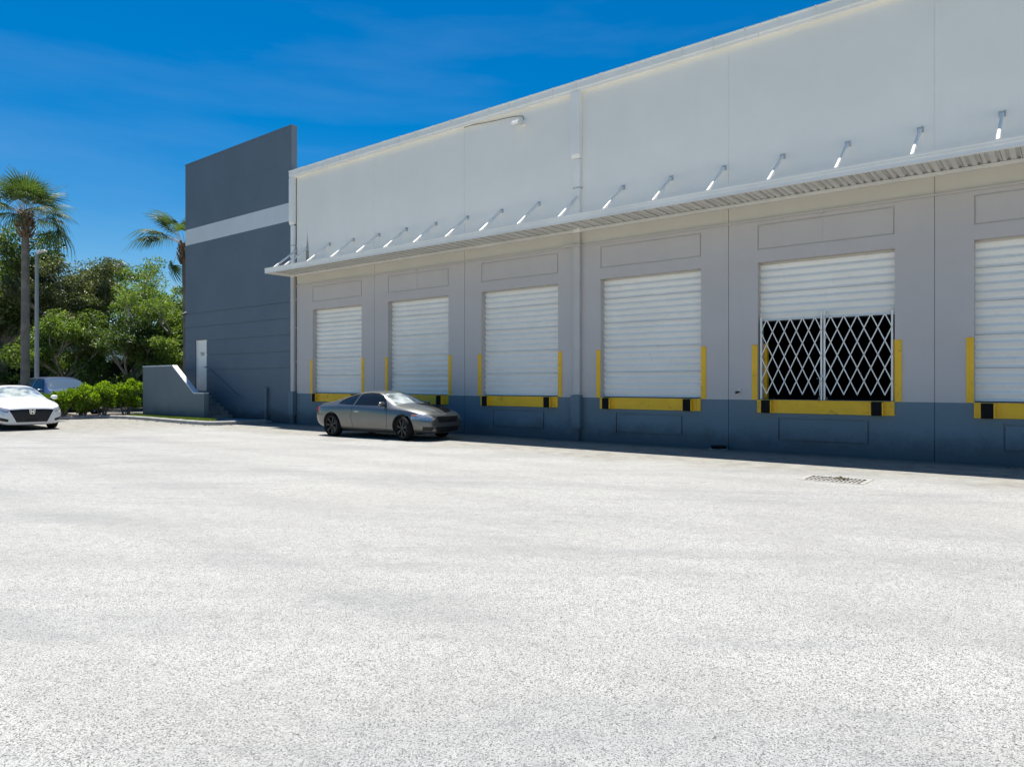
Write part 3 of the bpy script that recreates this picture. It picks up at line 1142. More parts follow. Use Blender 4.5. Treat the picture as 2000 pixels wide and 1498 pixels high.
# ------------------------------------------------------------------ drain
dg = thing('drain_grate', 'rusty rectangular drain grate in the asphalt near the gate bay', 'drain', ((DX0 + DX1) / 2, (DY0 + DY1) / 2, 0))
hw, hd = (DX1 - DX0) / 2, (DY1 - DY0) / 2
m = MB()
m.box((-hw, -hd, -0.5), (hw, -hd + 0.01, -0.03))
m.box((-hw, hd - 0.01, -0.5), (hw, hd, -0.03))
m.box((-hw, -hd + 0.01, -0.5), (-hw + 0.01, hd - 0.01, -0.03))
m.box((hw - 0.01, -hd + 0.01, -0.5), (hw, hd - 0.01, -0.03))
m.box((-hw, -hd, -0.52), (hw, hd, -0.501))
m.build('pit', 'interior', dg)
m = MB()
f = 0.05
m.box((-hw - 0.03, -hd - 0.03, -0.03), (hw + 0.03, -hd + f, 0.006))
m.box((-hw - 0.03, hd - f, -0.03), (hw + 0.03, hd + 0.03, 0.006))
m.box((-hw - 0.03, -hd + f, -0.03), (-hw + f, hd - f, 0.006))
m.box((hw - f, -hd + f, -0.03), (hw + 0.03, hd - f, 0.006))
m.build('frame', 'grate_steel', dg)
W_ = 2 * (hw - f)
nb = 13
for k in range(1, nb):
    m = MB()
    x = -hw + f + W_ * k / nb
    m.box((x - 0.011, -hd + f, -0.03), (x + 0.011, hd - f, 0.004))
    m.build('grate_bar', 'grate_steel', dg)
H_ = 2 * (hd - f)
for k in (1, 2):
    m = MB()
    y = -hd + f + H_ * k / 3
    m.box((-hw + f, y - 0.022, -0.032), (hw - f, y + 0.022, 0.0035))
    m.build('cross_bar', 'grate_steel', dg)


# ------------------------------------------------------------------ cars
def boolean(me, cutter, op='DIFFERENCE'):
    a = bpy.data.objects.new('tmp_a', me)
    b = bpy.data.objects.new('tmp_b', cutter)
    COL.objects.link(a)
    COL.objects.link(b)
    md = a.modifiers.new('b', 'BOOLEAN')
    md.operation = op
    md.solver = 'EXACT'
    md.object = b
    dgp = bpy.context.evaluated_depsgraph_get()
    out = bpy.data.meshes.new_from_object(a.evaluated_get(dgp))
    bpy.data.objects.remove(a)
    bpy.data.objects.remove(b)
    return out


def shell(stations, inset=0.0):
    """body surface from cross-sections: x, z_bottom, z_shoulder, z_top, w_bottom, w_widest, w_shoulder, w_top"""
    v, f = [], []
    NP = 20
    for x, zb, zs, zt, wb, wm, ws, wt in stations:
        gh = zt - zs
        half = [(0, zb), (wb * 0.6, zb), (wb, zb + 0.02), (wm - 0.015, zb + (zs - zb) * 0.28), (wm, zb + (zs - zb) * 0.68),
                (ws + (wm - ws) * 0.45, zs - 0.045), (ws, zs + 0.0), (wt + (ws - wt) * 0.42, zs + gh * 0.52), (wt, zt - min(0.05, gh * 0.16)), (wt * 0.55, zt), (0, zt + 0.008)]
        ring = [(x, a, b) for a, b in half] + [(x, -a, b) for a, b in half[-2:0:-1]]
        v += ring
    n = len(stations)
    for k in range(n - 1):
        for j in range(NP):
            f.append((k * NP + j, k * NP + (j + 1) % NP, (k + 1) * NP + (j + 1) % NP, (k + 1) * NP + j))
    f.append(tuple(range(NP))[::-1])
    f.append(tuple((n - 1) * NP + j for j in range(NP)))
    me = bpy.data.meshes.new('shell')
    me.from_pydata(v, [], f)
    bm = bmesh.new()
    bm.from_mesh(me)
    bmesh.ops.recalc_face_normals(bm, faces=bm.faces)
    bm.to_mesh(me)
    bm.free()
    a = bpy.data.objects.new('tmp', me)
    COL.objects.link(a)
    md = a.modifiers.new('s', 'SUBSURF')
    md.levels = 2
    md.render_levels = 2
    if inset:
        d = a.modifiers.new('d', 'DISPLACE')
        d.strength = -inset
        d.mid_level = 0.0
    out = bpy.data.meshes.new_from_object(a.evaluated_get(bpy.context.evaluated_depsgraph_get()))
    bpy.data.objects.remove(a)
    return out


def prism_mesh(poly, a, b, plane):
    m = MB()
    m.prism(poly, a, b, plane)
    return m.mesh('cut')


def strip(pts, w):
    """polyline -> thin polygon"""
    P = [Vector((p[0], p[1])) for p in pts]
    L, Rr = [], []
    for k, p in enumerate(P):
        d = (P[min(k + 1, len(P) - 1)] - P[max(k - 1, 0)]).normalized()
        n = Vector((-d.y, d.x)) * w / 2
        L.append(tuple(p + n))
        Rr.append(tuple(p - n))
    return L + Rr[::-1]


def wheel_meshes(rad, width, rim_r, spokes, dark):
    m = MB()
    w = width / 2
    m.lathe([(rim_r, -w * 0.8), (rim_r + 0.02, -w), (rad - 0.03, -w), (rad - 0.006, -w * 0.75), (rad, -w * 0.4), (rad, w * 0.4), (rad - 0.006, w * 0.75), (rad - 0.03, w), (rim_r + 0.02, w), (rim_r, w * 0.8)], 36, 'y')
    tyre = m.mesh('tyre')
    tyre.materials.append(MATS['rubber'])
    m = MB()
    m.lathe([(rim_r + 0.001, -w * 0.78), (rim_r - 0.012, -w * 0.78), (rim_r - 0.03, -w * 0.2), (rim_r - 0.03, w * 0.7)], 36, 'y')
    m.lathe([(0.001, -w * 0.74), (0.045, -w * 0.74), (0.055, -w * 0.6), (0.06, w * 0.2)], 16, 'y')
    for k in range(spokes):
        t = 2 * math.pi * k / spokes
        for dt in (-0.09, 0.09):
            c, s = math.cos(t + dt), math.sin(t + dt)
            c0, s0 = math.cos(t), math.sin(t)
            m.bar((0.04 * c0, -w * 0.62, 0.04 * s0), ((rim_r - 0.01) * c, -w * 0.70, (rim_r - 0.01) * s), 0.028, 0.03, (0, 1, 0))
    m.lathe([(0.001, w * 0.1), (0.16, w * 0.1), (0.16, w * 0.3)], 20, 'y', mi=1)
    rim = m.mesh('rim')
    rim.materials.append(MATS[dark])
    rim.materials.append(MATS['steel_dark'])
    for me in (tyre, rim):
        me.shade_smooth()
        me.set_sharp_from_angle(angle=R(35))
    return tyre, rim


def add_wheel(car, tyre, rim, x, y, rad, steer=0.0):
    t = bpy.data.objects.new('wheel', tyre)
    COL.objects.link(t)
    t.parent = car
    t.location = (x, y, rad)
    t.rotation_euler = (0, random.uniform(0, 1), (math.pi if y > 0 else 0) + steer)
    r = bpy.data.objects.new('rim', rim)
    COL.objects.link(r)
    r.parent = t


def make_car(spec):
    car = thing(spec['name'], spec['label'], 'car', spec['loc'], spec['rz'])
    car.scale = (spec['scale'],) * 3
    stn = spec['stations']
    body = shell(stn)
    inner = shell(stn, 0.012)
    lampsh = shell(stn, 0.004)
    pieces = []
    fx, rx = spec['axles']
    ra = spec['arch']
    for x in (fx, rx):
        for s in (-1, 1):
            m = MB()
            prof = []
            m.lathe([(0.0001, s * 0.62), (ra, s * 0.62), (ra, s * 1.1), (0.0001, s * 1.1)], 32, 'y', (x, 0, spec['rad'] + 0.01))
            me = m.mesh('c')
            bm = bmesh.new()
            bm.from_mesh(me)
            bmesh.ops.remove_doubles(bm, verts=bm.verts, dist=0.001)
            bmesh.ops.recalc_face_normals(bm, faces=bm.faces)
            bm.to_mesh(me)
            bm.free()
            body = boolean(body, me)
    for nm, poly, a, b, plane, mat, src in spec['cuts']:
        body = boolean(body, prism_mesh(poly, a, b, plane))
        if mat:
            g = boolean((inner if src == 'inner' else lampsh).copy(), prism_mesh(poly, a, b, plane), 'INTERSECT')
            pieces.append((nm, g, mat))
    for poly, a, b, plane in spec.get('seams', []):
        body = boolean(body, prism_mesh(poly, a, b, plane))
    bo = link('body', body, spec['paint'], car, smooth=32)
    for nm, g, mat in pieces:
        link(nm, g, mat, car, smooth=32)
    tyre, rim = wheel_meshes(spec['rad'], spec['tw'], spec['rim'], spec['spokes'], spec['rim_mat'])
    ty = spec['track']
    for x, stv in ((fx, spec.get('steer', 0.0)), (rx, 0.0)):
        for s in (-1, 1):
            add_wheel(car, tyre, rim, x, s * ty, spec['rad'], stv)
    # mirrors
    mx_, my_, mz_ = spec['mirror']
    for s in (-1, 1):
        m = MB()
        m.lathe([(0.001, -0.10), (0.055, -0.095), (0.082, -0.05), (0.085, 0.02), (0.07, 0.08), (0.001, 0.10)], 12, 'y')
        me = m.mesh('mirror')
        for v in me.vertices:
            v.co.x *= 0.75
            v.co.z *= 0.85
        o = link('mirror', me, spec['paint'], car, smooth=50)
        o.location = (mx_, s * (my_ + 0.10), mz_)
        m = MB()
        m.bar((mx_ + 0.02, s * (my_ - 0.06), mz_ - 0.07), (mx_, s * (my_ + 0.06), mz_ - 0.04), 0.05, 0.03, (0, 0, 1))
        m.build('mirror_arm', 'black_plastic', car)
    for hx, hz, hy in spec.get('handles', []):
        for s in (-1, 1):
            m = MB()
            m.tube([(hx - 0.09, s * (hy - 0.03), hz), (hx - 0.08, s * (hy + 0.012), hz), (hx + 0.08, s * (hy + 0.012), hz), (hx + 0.09, s * (hy - 0.03), hz)], 0.012, 6)
            m.build('door_handle', 'chrome', car, smooth=60)
    # underbody
    m = MB()
    m.box((rx - 0.3, -0.6, 0.16), (fx + 0.3, 0.6, 0.4))
    m.build('underbody', 'black_plastic', car)
    return car


def sym(poly):
    return [(-a, b) for a, b in poly][::-1]


# grey coupe
ST = [(-2.36, .46, .78, .86, .50, .60, .56, .42), (-2.29, .33, .83, .94, .64, .74, .70, .54), (-2.08, .25, .88, .995, .74, .84, .795, .62),
      (-1.75, .20, .90, 1.035, .78, .89, .84, .63), (-1.40, .19, .91, 1.125, .80, .905, .865, .60), (-1.0, .18, .91, 1.245, .82, .905, .87, .57),
      (-.5, .17, .90, 1.345, .82, .90, .87, .555), (0, .17, .89, 1.36, .82, .90, .865, .55), (.35, .17, .88, 1.32, .82, .90, .86, .555),
      (.72, .17, .87, 1.165, .82, .90, .855, .60), (1.02, .17, .86, .985, .82, .90, .85, .67), (1.42, .18, .85, .945, .80, .905, .845, .64),
      (1.8, .18, .80, .89, .78, .89, .81, .58), (2.08, .18, .74, .82, .73, .84, .75, .52), (2.25, .20, .67, .745, .64, .73, .64, .45), (2.33, .27, .60, .665, .47, .55, .48, .36)]
fw = [(.76, .935), (-.50, .945), (-.44, 1.275), (-.1, 1.30), (.18, 1.285), (.40, 1.22), (.60, 1.10)]
rw = [(-.565, .946), (-1.22, .965), (-1.16, 1.05), (-.95, 1.17), (-.72, 1.24), (-.505, 1.272)]
ws = [(1.04, -.60), (1.04, .60), (.95, .655), (.36, .50), (.33, .40), (.33, -.40), (.36, -.50), (.95, -.655)]
rwin = [(-1.05, -.46), (-1.05, .46), (-1.72, .56), (-1.76, .4), (-1.76, -.4), (-1.72, -.56)]
hl = [(.50, .60), (.66, .545), (.88, .60), (.90, .71), (.80, .75), (.62, .70)]
grl = [(-.46, .665), (.46, .665), (.38, .50), (-.38, .50)]
low = [(-.50, .38), (.50, .38), (.44, .235), (-.44, .235)]
fog = [(.56, .38), (.80, .40), (.78, .30), (.60, .28)]
tl = [(.52, .72), (.78, .66), (.84, .86), (.62, .88)]
coupe = make_car(dict(
    name='coupe', label='grey metallic two-door coupe with black wheels parked along the loading doors', loc=(7.68, -2.22, 0), rz=R(4.0), scale=1.0,
    stations=ST, axles=(1.42, -1.43), rad=0.335, arch=0.385, tw=0.235, rim=0.255, spokes=7, rim_mat='wheel_dark', track=0.785, steer=R(-14), paint='paint_silver',
    cuts=[('side_window', fw, -1.2, 1.2, 'xz', 'car_glass', 'inner'), ('quarter_window', rw, -1.2, 1.2, 'xz', 'car_glass', 'inner'),
          ('windshield', ws, .80, 1.6, 'xy', 'windshield_glass', 'inner'), ('rear_window', rwin, .9, 1.6, 'xy', 'car_glass', 'inner'),
          ('headlight', hl, 1.72, 2.5, 'yz', 'lamp_clear', 'lamp'), ('headlight', sym(hl), 1.72, 2.5, 'yz', 'lamp_clear', 'lamp'),
          ('grille', grl, 2.0, 2.5, 'yz', 'black_plastic', 'inner'), ('lower_intake', low, 2.0, 2.5, 'yz', 'black_plastic', 'inner'),
          ('fog_recess', fog, 1.9, 2.5, 'yz', 'black_plastic', 'inner'), ('fog_recess', sym(fog), 1.9, 2.5, 'yz', 'black_plastic', 'inner'),
          ('tail_light', tl, -2.5, -2.02, 'yz', 'lamp_red', 'lamp'), ('tail_light', sym(tl), -2.5, -2.02, 'yz', 'lamp_red', 'lamp')],
    seams=[(strip([(.80, .90), (.84, .60), (.80, .30), (.62, .22)], .012), -1.2, 1.2, 'xz'), (strip([(-.56, .90), (-.60, .60), (-.52, .26)], .012), -1.2, 1.2, 'xz'),
           (strip([(1.0, .70), (1.45, .69), (1.85, .60), (2.12, .44)], .012), .62, 1.2, 'xy'), (strip([(1.0, -.70), (1.45, -.69), (1.85, -.60), (2.12, -.44)], .012), .62, 1.2, 'xy'),
           (strip([(2.12, -.44), (2.16, 0), (2.12, .44)], .016), .55, 1.2, 'xy')],
    mirror=(.72, .86, .985), handles=[(-.36, .765, .893)]))
# near-black sheet over the far half of the bonnet, hood vent, grille bars, side lamp, splash flap
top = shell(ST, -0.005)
hood_sheet = boolean(top, prism_mesh([(1.10, .02), (1.12, .64), (1.5, .64), (1.85, .56), (2.10, .42), (2.19, .2), (2.22, -.22)], .66, 1.2, 'xy'), 'INTERSECT')
link('hood_dark_sheet', hood_sheet, 'paint_black', coupe, smooth=32)['label'] = 'near-black far side of the bonnet'
m = MB()
m.box((1.55, .30, .915), (1.70, .42, .945))
m.build('hood_vent', 'black_plastic', coupe, bevel=0.008)
m = MB()
for z in (.53, .57, .61):
    m.bar((2.29, -.36, z), (2.29, .36, z), 0.012, 0.02, (1, 0, 0))
m.build('grille_bar', 'wheel_dark', coupe)
for s in (-1, 1):
    m = MB()
    m.lathe([(0.001, 0.022), (0.04, 0.016), (0.052, 0.0)], 16, 'x', (2.165, s * .64, .645))
    m.build('projector', 'chrome', coupe, smooth=60)
    m = MB()
    m.box((1.76, s * .868 - .012, .68), (1.90, s * .868 + .012, .72))
    o = m.build('side_lamp', 'lamp_amber', coupe, bevel=0.006)

# white sedan
ST2 = [(-2.44, .48, .84, .92, .52, .64, .58, .42), (-2.36, .36, .89, 1.00, .66, .78, .72, .54), (-2.1, .28, .93, 1.06, .76, .88, .82, .62), (-1.6, .22, .94, 1.13, .80, .92, .87, .60),
       (-1.1, .20, .94, 1.30, .82, .93, .88, .57), (-.5, .19, .93, 1.43, .83, .93, .88, .56), (.1, .19, .92, 1.445, .83, .93, .88, .56), (.45, .19, .91, 1.39, .83, .93, .875, .57),
       (.85, .19, .90, 1.20, .83, .93, .87, .63), (1.17, .19, .90, 1.02, .82, .93, .87, .70), (1.55, .18, .885, .985, .81, .93, .86, .66), (1.95, .17, .845, .92, .79, .92, .83, .60),
       (2.22, .165, .76, .845, .76, .88, .78, .55), (2.38, .17, .67, .75, .70, .80, .70, .48), (2.44, .22, .56, .64, .58, .66, .57, .40)]
fw2 = [(.92, .965), (-.30, .975), (-.30, 1.375), (.0, 1.39), (.32, 1.35), (.62, 1.21)]
rw2 = [(-.36, .975), (-1.42, .99), (-1.30, 1.12), (-.95, 1.27), (-.62, 1.35), (-.36, 1.375)]
ws2 = [(1.20, -.62), (1.20, .62), (1.10, .685), (.44, .525), (.40, .42), (.40, -.42), (.44, -.525), (1.10, -.685)]
rwin2 = [(-1.10, -.46), (-1.10, .46), (-1.70, .58), (-1.75, .4), (-1.75, -.4), (-1.70, -.58)]
grl2 = [(-.62, .66), (-.3, .675), (.3, .675), (.62, .66), (.54, .52), (.42, .265), (-.42, .265), (-.54, .52)]
hl2 = [(.58, .66), (.66, .57), (.86, .63), (.93, .75), (.88, .77), (.62, .69)]
fog2 = [(.62, .36), (.86, .44), (.88, .33), (.64, .285)]
sedan = make_car(dict(
    name='sedan', label='white sedan with black grille facing the camera at the left edge', loc=(-6.35, -7.55, 0), rz=R(-4.0), scale=1.05,
    stations=ST2, axles=(1.47, -1.36), rad=0.335, arch=0.375, tw=0.23, rim=0.24, spokes=8, rim_mat='wheel_silver', track=0.80, paint='paint_white',
    cuts=[('side_window', fw2, -1.2, 1.2, 'xz', 'car_glass', 'inner'), ('rear_side_window', rw2, -1.2, 1.2, 'xz', 'car_glass', 'inner'),
          ('windshield', ws2, .86, 1.7, 'xy', 'windshield_glass', 'inner'), ('rear_window', rwin2, 1.0, 1.7, 'xy', 'car_glass', 'inner'),
          ('headlight', hl2, 1.8, 2.6, 'yz', 'lamp_clear', 'lamp'), ('headlight', sym(hl2), 1.8, 2.6, 'yz', 'lamp_clear', 'lamp'),
          ('grille', grl2, 2.1, 2.6, 'yz', 'black_plastic', 'inner'),
          ('fog_recess', fog2, 2.0, 2.6, 'yz', 'black_plastic', 'inner'), ('fog_recess', sym(fog2), 2.0, 2.6, 'yz', 'black_plastic', 'inner')],
    seams=[(strip([(1.14, .74), (1.6, .74), (2.0, .68), (2.2, .60)], .010), .66, 1.3, 'xy'), (strip([(1.14, -.74), (1.6, -.74), (2.0, -.68), (2.2, -.60)], .010), .66, 1.3, 'xy'),
           (strip([(1.0, .93), (1.02, .6), (.9, .25)], .012), -1.2, 1.2, 'xz'), (strip([(-.34, .93), (-.36, .6), (-.32, .25)], .012), -1.2, 1.2, 'xz')],
    mirror=(.98, .90, 1.03), handles=[(-.14, .82, .925), (-1.2, .83, .925)]))
# grille brow, H badge, plate holder
m = MB()
for z in (.32, .38, .44, .50, .56):
    m.bar((2.415, -.40 - (z - .32) * .4, z), (2.415, .40 + (z - .32) * .4, z), 0.012, 0.02, (1, 0, 0))
m.build('grille_bar', 'wheel_dark', sedan)
bx = 2.455
m = MB()
ring = [(-.062, .735), (.062, .735), (.068, .72), (.052, .615), (.04, .605), (-.04, .605), (-.052, .615), (-.068, .72)]
inn = [(a * .86, .67 + (b - .67) * .84) for a, b in ring]
for k in range(8):
    a, b, c, d = ring[k], ring[(k + 1) % 8], inn[(k + 1) % 8], inn[k]
    m.prism([a, b, c, d], bx - 0.012, bx + 0.006, 'yz')
for s in (-1, 1):
    m.prism([(s * .045, .726), (s * .024, .726), (s * .017, .614), (s * .034, .614)], bx - 0.012, bx + 0.008, 'yz')
m.prism([(-.024, .686), (.024, .686), (.021, .652), (-.021, .652)], bx - 0.012, bx + 0.008, 'yz')
m.prism([(a * 1.02, .67 + (b - .67) * 1.02) for a, b in ring], bx - 0.03, bx - 0.011, 'yz', mi=1)
m.v = [(x, y * 1.3, .60 + (z - .67) * 1.25) for x, y, z in m.v]
m.build('badge', ['chrome', 'black_plastic'], sedan)['label'] = 'chrome H badge in a rounded frame'
m = MB()
m.box((2.40, -.15, .30), (2.445, .15, .37))
m.build('plate_holder', 'black_plastic', sedan, bevel=0.008)
# blue sport utility car behind the hedge
ST3 = [(-2.44, .50, .98, 1.10, .56, .70, .64, .52), (-2.36, .38, 1.02, 1.40, .70, .84, .78, .60), (-2.1, .30, 1.04, 1.62, .80, .94, .90, .66), (-1.5, .26, 1.05, 1.72, .84, .96, .92, .66),
       (-.7, .25, 1.05, 1.77, .85, .96, .92, .66), (.1, .25, 1.04, 1.76, .85, .96, .92, .66), (.45, .25, 1.04, 1.70, .85, .96, .92, .67), (.85, .25, 1.03, 1.43, .85, .96, .92, .74),
       (1.15, .25, 1.03, 1.17, .85, .96, .92, .80), (1.6, .26, 1.01, 1.11, .84, .96, .91, .76), (2.05, .28, .95, 1.04, .80, .93, .86, .70), (2.3, .32, .84, .93, .70, .84, .76, .58), (2.4, .42, .70, .78, .55, .66, .6, .45)]
fw3 = [(.92, 1.09), (-.28, 1.11), (-.28, 1.66), (.12, 1.66), (.36, 1.62), (.62, 1.42)]
rw3 = [(-.36, 1.11), (-1.35, 1.12), (-1.35, 1.63), (-.36, 1.66)]
qw3 = [(-1.43, 1.12), (-2.05, 1.16), (-1.9, 1.55), (-1.43, 1.62)]
ws3 = [(1.18, -.70), (1.18, .70), (1.08, .77), (.46, .62), (.40, .5), (.40, -.5), (.46, -.62), (1.08, -.77)]
hl3 = [(.56, .80), (.86, .84), (.88, .92), (.60, .90)]
grl3 = [(-.48, .86), (.48, .86), (.40, .60), (-.40, .60)]
make_car(dict(
    name='sport_utility_car', label='dark blue high-roofed car parked behind the bright green hedge', loc=(-15.9, -2.75, 0.0), rz=R(4.0), scale=1.12,
    stations=ST3, axles=(1.45, -1.40), rad=0.37, arch=0.43, tw=0.24, rim=0.26, spokes=6, rim_mat='wheel_silver', track=0.82, paint='paint_blue',
    cuts=[('side_window', fw3, -1.2, 1.2, 'xz', 'car_glass', 'inner'), ('rear_side_window', rw3, -1.2, 1.2, 'xz', 'car_glass', 'inner'), ('quarter_window', qw3, -1.2, 1.2, 'xz', 'car_glass', 'inner'),
          ('windshield', ws3, 1.0, 2.0, 'xy', 'sky_tone_glass', 'inner'), ('headlight', hl3, 1.8, 2.6, 'yz', 'lamp_clear', 'lamp'), ('headlight', sym(hl3), 1.8, 2.6, 'yz', 'lamp_clear', 'lamp'),
          ('grille', grl3, 2.0, 2.6, 'yz', 'black_plastic', 'inner')],
    seams=[], mirror=(.96, .95, 1.14), handles=[(-.14, .95, .955)])).scale = (1.15, 1.22, 1.08)

# ------------------------------------------------------------------ lamp post
lp = thing('lamp_post', 'tall pale concrete lamp post beside the palm trunk', 'lamp post', (-19.84, -2.41, 0))
m = MB()
m.tube([(0, 0, 0), (0, 0, 8.5)], [0.125, 0.085], 12)
m.build('pole', 'pole_concrete', lp, smooth=50)
m = MB()
m.tube([(0, 0, 8.45), (0.16, 0.10, 8.60)], 0.05, 8)
m.build('arm', 'galvanized', lp)
m = MB()
m.prism([(-.28, 0.0), (.28, 0.0), (.32, .07), (.26, .17), (-.26, .17), (-.32, .07)], -.20, .20, 'xz')
hd_ = m.build('lamp_head', 'metal_white', lp, bevel=0.015)
hd_.location = (0.22, 0.16, 8.56)
hd_.scale = (.7, .7, .7)
hd_.rotation_euler = (0, R(-8), R(35))
m = MB()
m.box((-.22, -.16, -.012), (.22, .16, 0.0))
m.build('lens', 'band_white', hd_)


# ------------------------------------------------------------------ vegetation
def leaf_mesh(name, P, N, size, mat, aspect=0.5, fold=0.25):
    """one mesh of two-triangle leaves at points P, pointing along N, with sizes"""
    n = len(P)
    N = N / (np.linalg.norm(N, axis=1, keepdims=True) + 1e-9)
    rv = rng.normal(size=(n, 3))
    S_ = np.cross(N, rv)
    S_ /= (np.linalg.norm(S_, axis=1, keepdims=True) + 1e-9)
    U = np.cross(S_, N)
    size = np.broadcast_to(size, (n,))[:, None]
    a = P - N * size * 0.5
    t = P + N * size * 0.5
    l = P + S_ * size * aspect * 0.5 + U * size * fold * 0.4 - N * size * 0.05
    r = P - S_ * size * aspect * 0.5 + U * size * fold * 0.4 - N * size * 0.05
    V = np.stack([a, l, t, r], axis=1).reshape(-1, 3)
    idx = np.arange(n) * 4
    F = np.stack([idx, idx + 1, idx + 2, idx, idx + 2, idx + 3], axis=1).reshape(-1)
    me = bpy.data.meshes.new(name)
    me.vertices.add(len(V))
    me.vertices.foreach_set('co', V.astype(np.float32).ravel())
    me.loops.add(len(F))
    me.loops.foreach_set('vertex_index', F.astype(np.int32))
    nf = len(F) // 3
    me.polygons.add(nf)
    me.polygons.foreach_set('loop_start', (np.arange(nf) * 3).astype(np.int32))
    me.update(calc_edges=True)
    me.validate()
    me.materials.append(MATS[mat])
    return me


def grow(base, height, spread, n_limb, lean=(0, 0), start=0.3, seed=0, depth=3):
    """trunk and limbs as tubes; returns MB and the tip points"""
    rs = random.Random(seed)
    m = MB()
    tips = []

    def limb(p, d, length, rad, lev):
        pts = [p]
        q = p.copy()
        dd = d.copy()
        k = 4
        for i in range(k):
            dd = (dd + Vector((rs.uniform(-.28, .28), rs.uniform(-.28, .28), rs.uniform(-.12, .22)))).normalized()
            q = q + dd * (length / k)
            pts.append(q.copy())
        m.tube(pts, [rad * (1 - 0.5 * i / k) for i in range(k + 1)], 6 if lev else 8, cap=False)
        if lev >= depth:
            tips.append(pts[-1])
            tips.append(pts[-2])
            return
        if lev >= 1:
            tips.append(pts[-1])
        nb = rs.randint(2, 4)
        for _ in range(nb):
            i = rs.randint(2, k)
            nd = (dd + Vector((rs.uniform(-1, 1), rs.uniform(-1, 1), rs.uniform(-.35, .7))) * 0.95).normalized()
            limb(pts[i], nd, length * rs.uniform(.5, .8), rad * 0.52, lev + 1)

    b = Vector(base)
    top = b + Vector((lean[0], lean[1], height * start))
    r0 = 0.045 * height * 0.55
    m.tube([b, b + (top - b) * 0.5 + Vector((rs.uniform(-.1, .1), rs.uniform(-.1, .1), 0)), top], [r0 * 1.25, r0, r0 * 0.85], 9)
    for k in range(n_limb):
        t = 2 * math.pi * (k + rs.uniform(-.3, .3)) / n_limb
        e = rs.uniform(.35, 1.15)
        d = Vector((math.cos(t) * math.cos(e), math.sin(t) * math.cos(e), math.sin(e)))
        limb(top - Vector((0, 0, rs.uniform(0, height * start * 0.3))), d, spread * rs.uniform(.55, .85), r0 * 0.6, 1)
    return m, tips


def tree(name, label, loc, height, spread, mat, bark, n_limb=6, per=190, clump=0.75, lsize=0.17, seed=1, start=0.3, low=False, aspect=0.5, group='trees behind the planting bed'):
    root = thing(name, label, 'tree', loc, 0, group)
    m, tips = grow((0, 0, -0.05), height, spread, n_limb, start=start, seed=seed)
    T = np.array([tuple(t) for t in tips])
    # pull the tips into the wanted height
    T0 = T.copy()
    zmax = T[:, 2].max()
    sc = (height - clump * 0.6) / zmax
    rad = np.percentile(np.hypot(T[:, 0], T[:, 1]), 92)
    sx = spread / max(rad, .1)
    T[:, 2] *= sc
    T[:, :2] *= sx
    V = np.array(m.v)
    lo = V[:, 2] > height * start * 0.9
    V[:, 2] *= sc
    V[lo, :2] *= sx
    m.v = [tuple(p) for p in V]
    m.build('trunk', bark, root, smooth=60)
    if low:
        extra = np.stack([rng.normal(0, spread * 0.55, 26), rng.normal(0, spread * 0.55, 26), rng.uniform(height * .12, height * .45, 26)], axis=1)
        T = np.vstack([T, extra])
    pts, nrm, sz = [], [], []
    for c in T:
        k = int(per * rng.uniform(.45, 1.4))
        rad_ = clump * rng.uniform(.6, 1.25)
        d = rng.normal(size=(k, 3))
        d /= np.linalg.norm(d, axis=1, keepdims=True)
        rr = rad_ * rng.uniform(0.15, 1.0, (k, 1)) ** 0.5
        off_ = d * rr * np.array([1.15, 1.15, 0.7])
        pts.append(c + off_)
        nrm.append(d * 0.7 + rng.normal(size=(k, 3)) * 0.6 + np.array([0, 0, -0.15]))
        sz.append(lsize * rng.uniform(.6, 1.3, k))
    P = np.vstack(pts)
    N = np.vstack(nrm)
    s = np.concatenate(sz)
    keep = P[:, 2] > 0.15
    me = leaf_mesh('crown', P[keep], N[keep], s[keep], mat, aspect)
    o = bpy.data.objects.new('crown', me)
    COL.objects.link(o)
    o.parent = root
    return root


tree('broadleaf_tree', 'dark green tree behind the palm, tallest at the left edge', (-30.4, -0.9, 0), 11.4, 3.2, 'leaf_dark', 'bark_grey', 10, 190, 0.85, 0.21, seed=3, low=True)
tree('broadleaf_tree', 'olive tree right behind the lamp post', (-33.0, 2.4, 0), 10.2, 3.4, 'leaf_olive', 'bark_grey', 8, 190, 0.8, 0.20, seed=5, low=True)
tree('broadleaf_tree', 'grey-green thin-crowned tree in the middle of the row', (-26.2, 2.6, 0), 9.9, 3.2, 'leaf_olive', 'bark_grey', 8, 190, 0.7, 0.17, seed=8)
tree('broadleaf_tree', 'pale green feathery tree with light limbs left of the blue wall', (-21.6, 4.2, 0), 9.3, 3.3, 'leaf_light', 'bark_pale', 7, 170, 0.65, 0.14, seed=12, aspect=0.4)
tree('broadleaf_tree', 'dense green tree just left of the blue end wall', (-22.6, 7.4, 0), 10.3, 3.7, 'leaf_light', 'bark_pale', 9, 190, 0.7, 0.16, seed=15, low=True)
tree('broadleaf_tree', 'dark tree filling the gap left of the palm trunk', (-34.5, -4.6, 0), 10.4, 4.0, 'leaf_dark', 'bark_grey', 7, 120, 0.85, 0.21, seed=21, low=True)
tree('small_tree', 'low light green tree behind the dark blue car', (-23.4, 0.2, 0), 5.9, 2.3, 'leaf_light', 'bark_grey', 7, 150, 0.6, 0.16, seed=25, start=0.28, low=True, group='low trees behind the planting bed')
tree('small_tree', 'low mid green tree behind the hedge near the stair wall', (-20.2, 2.6, 0), 5.6, 2.4, 'leaf_dark', 'bark_grey', 7, 150, 0.6, 0.16, seed=29, start=0.28, low=True, group='low trees behind the planting bed')
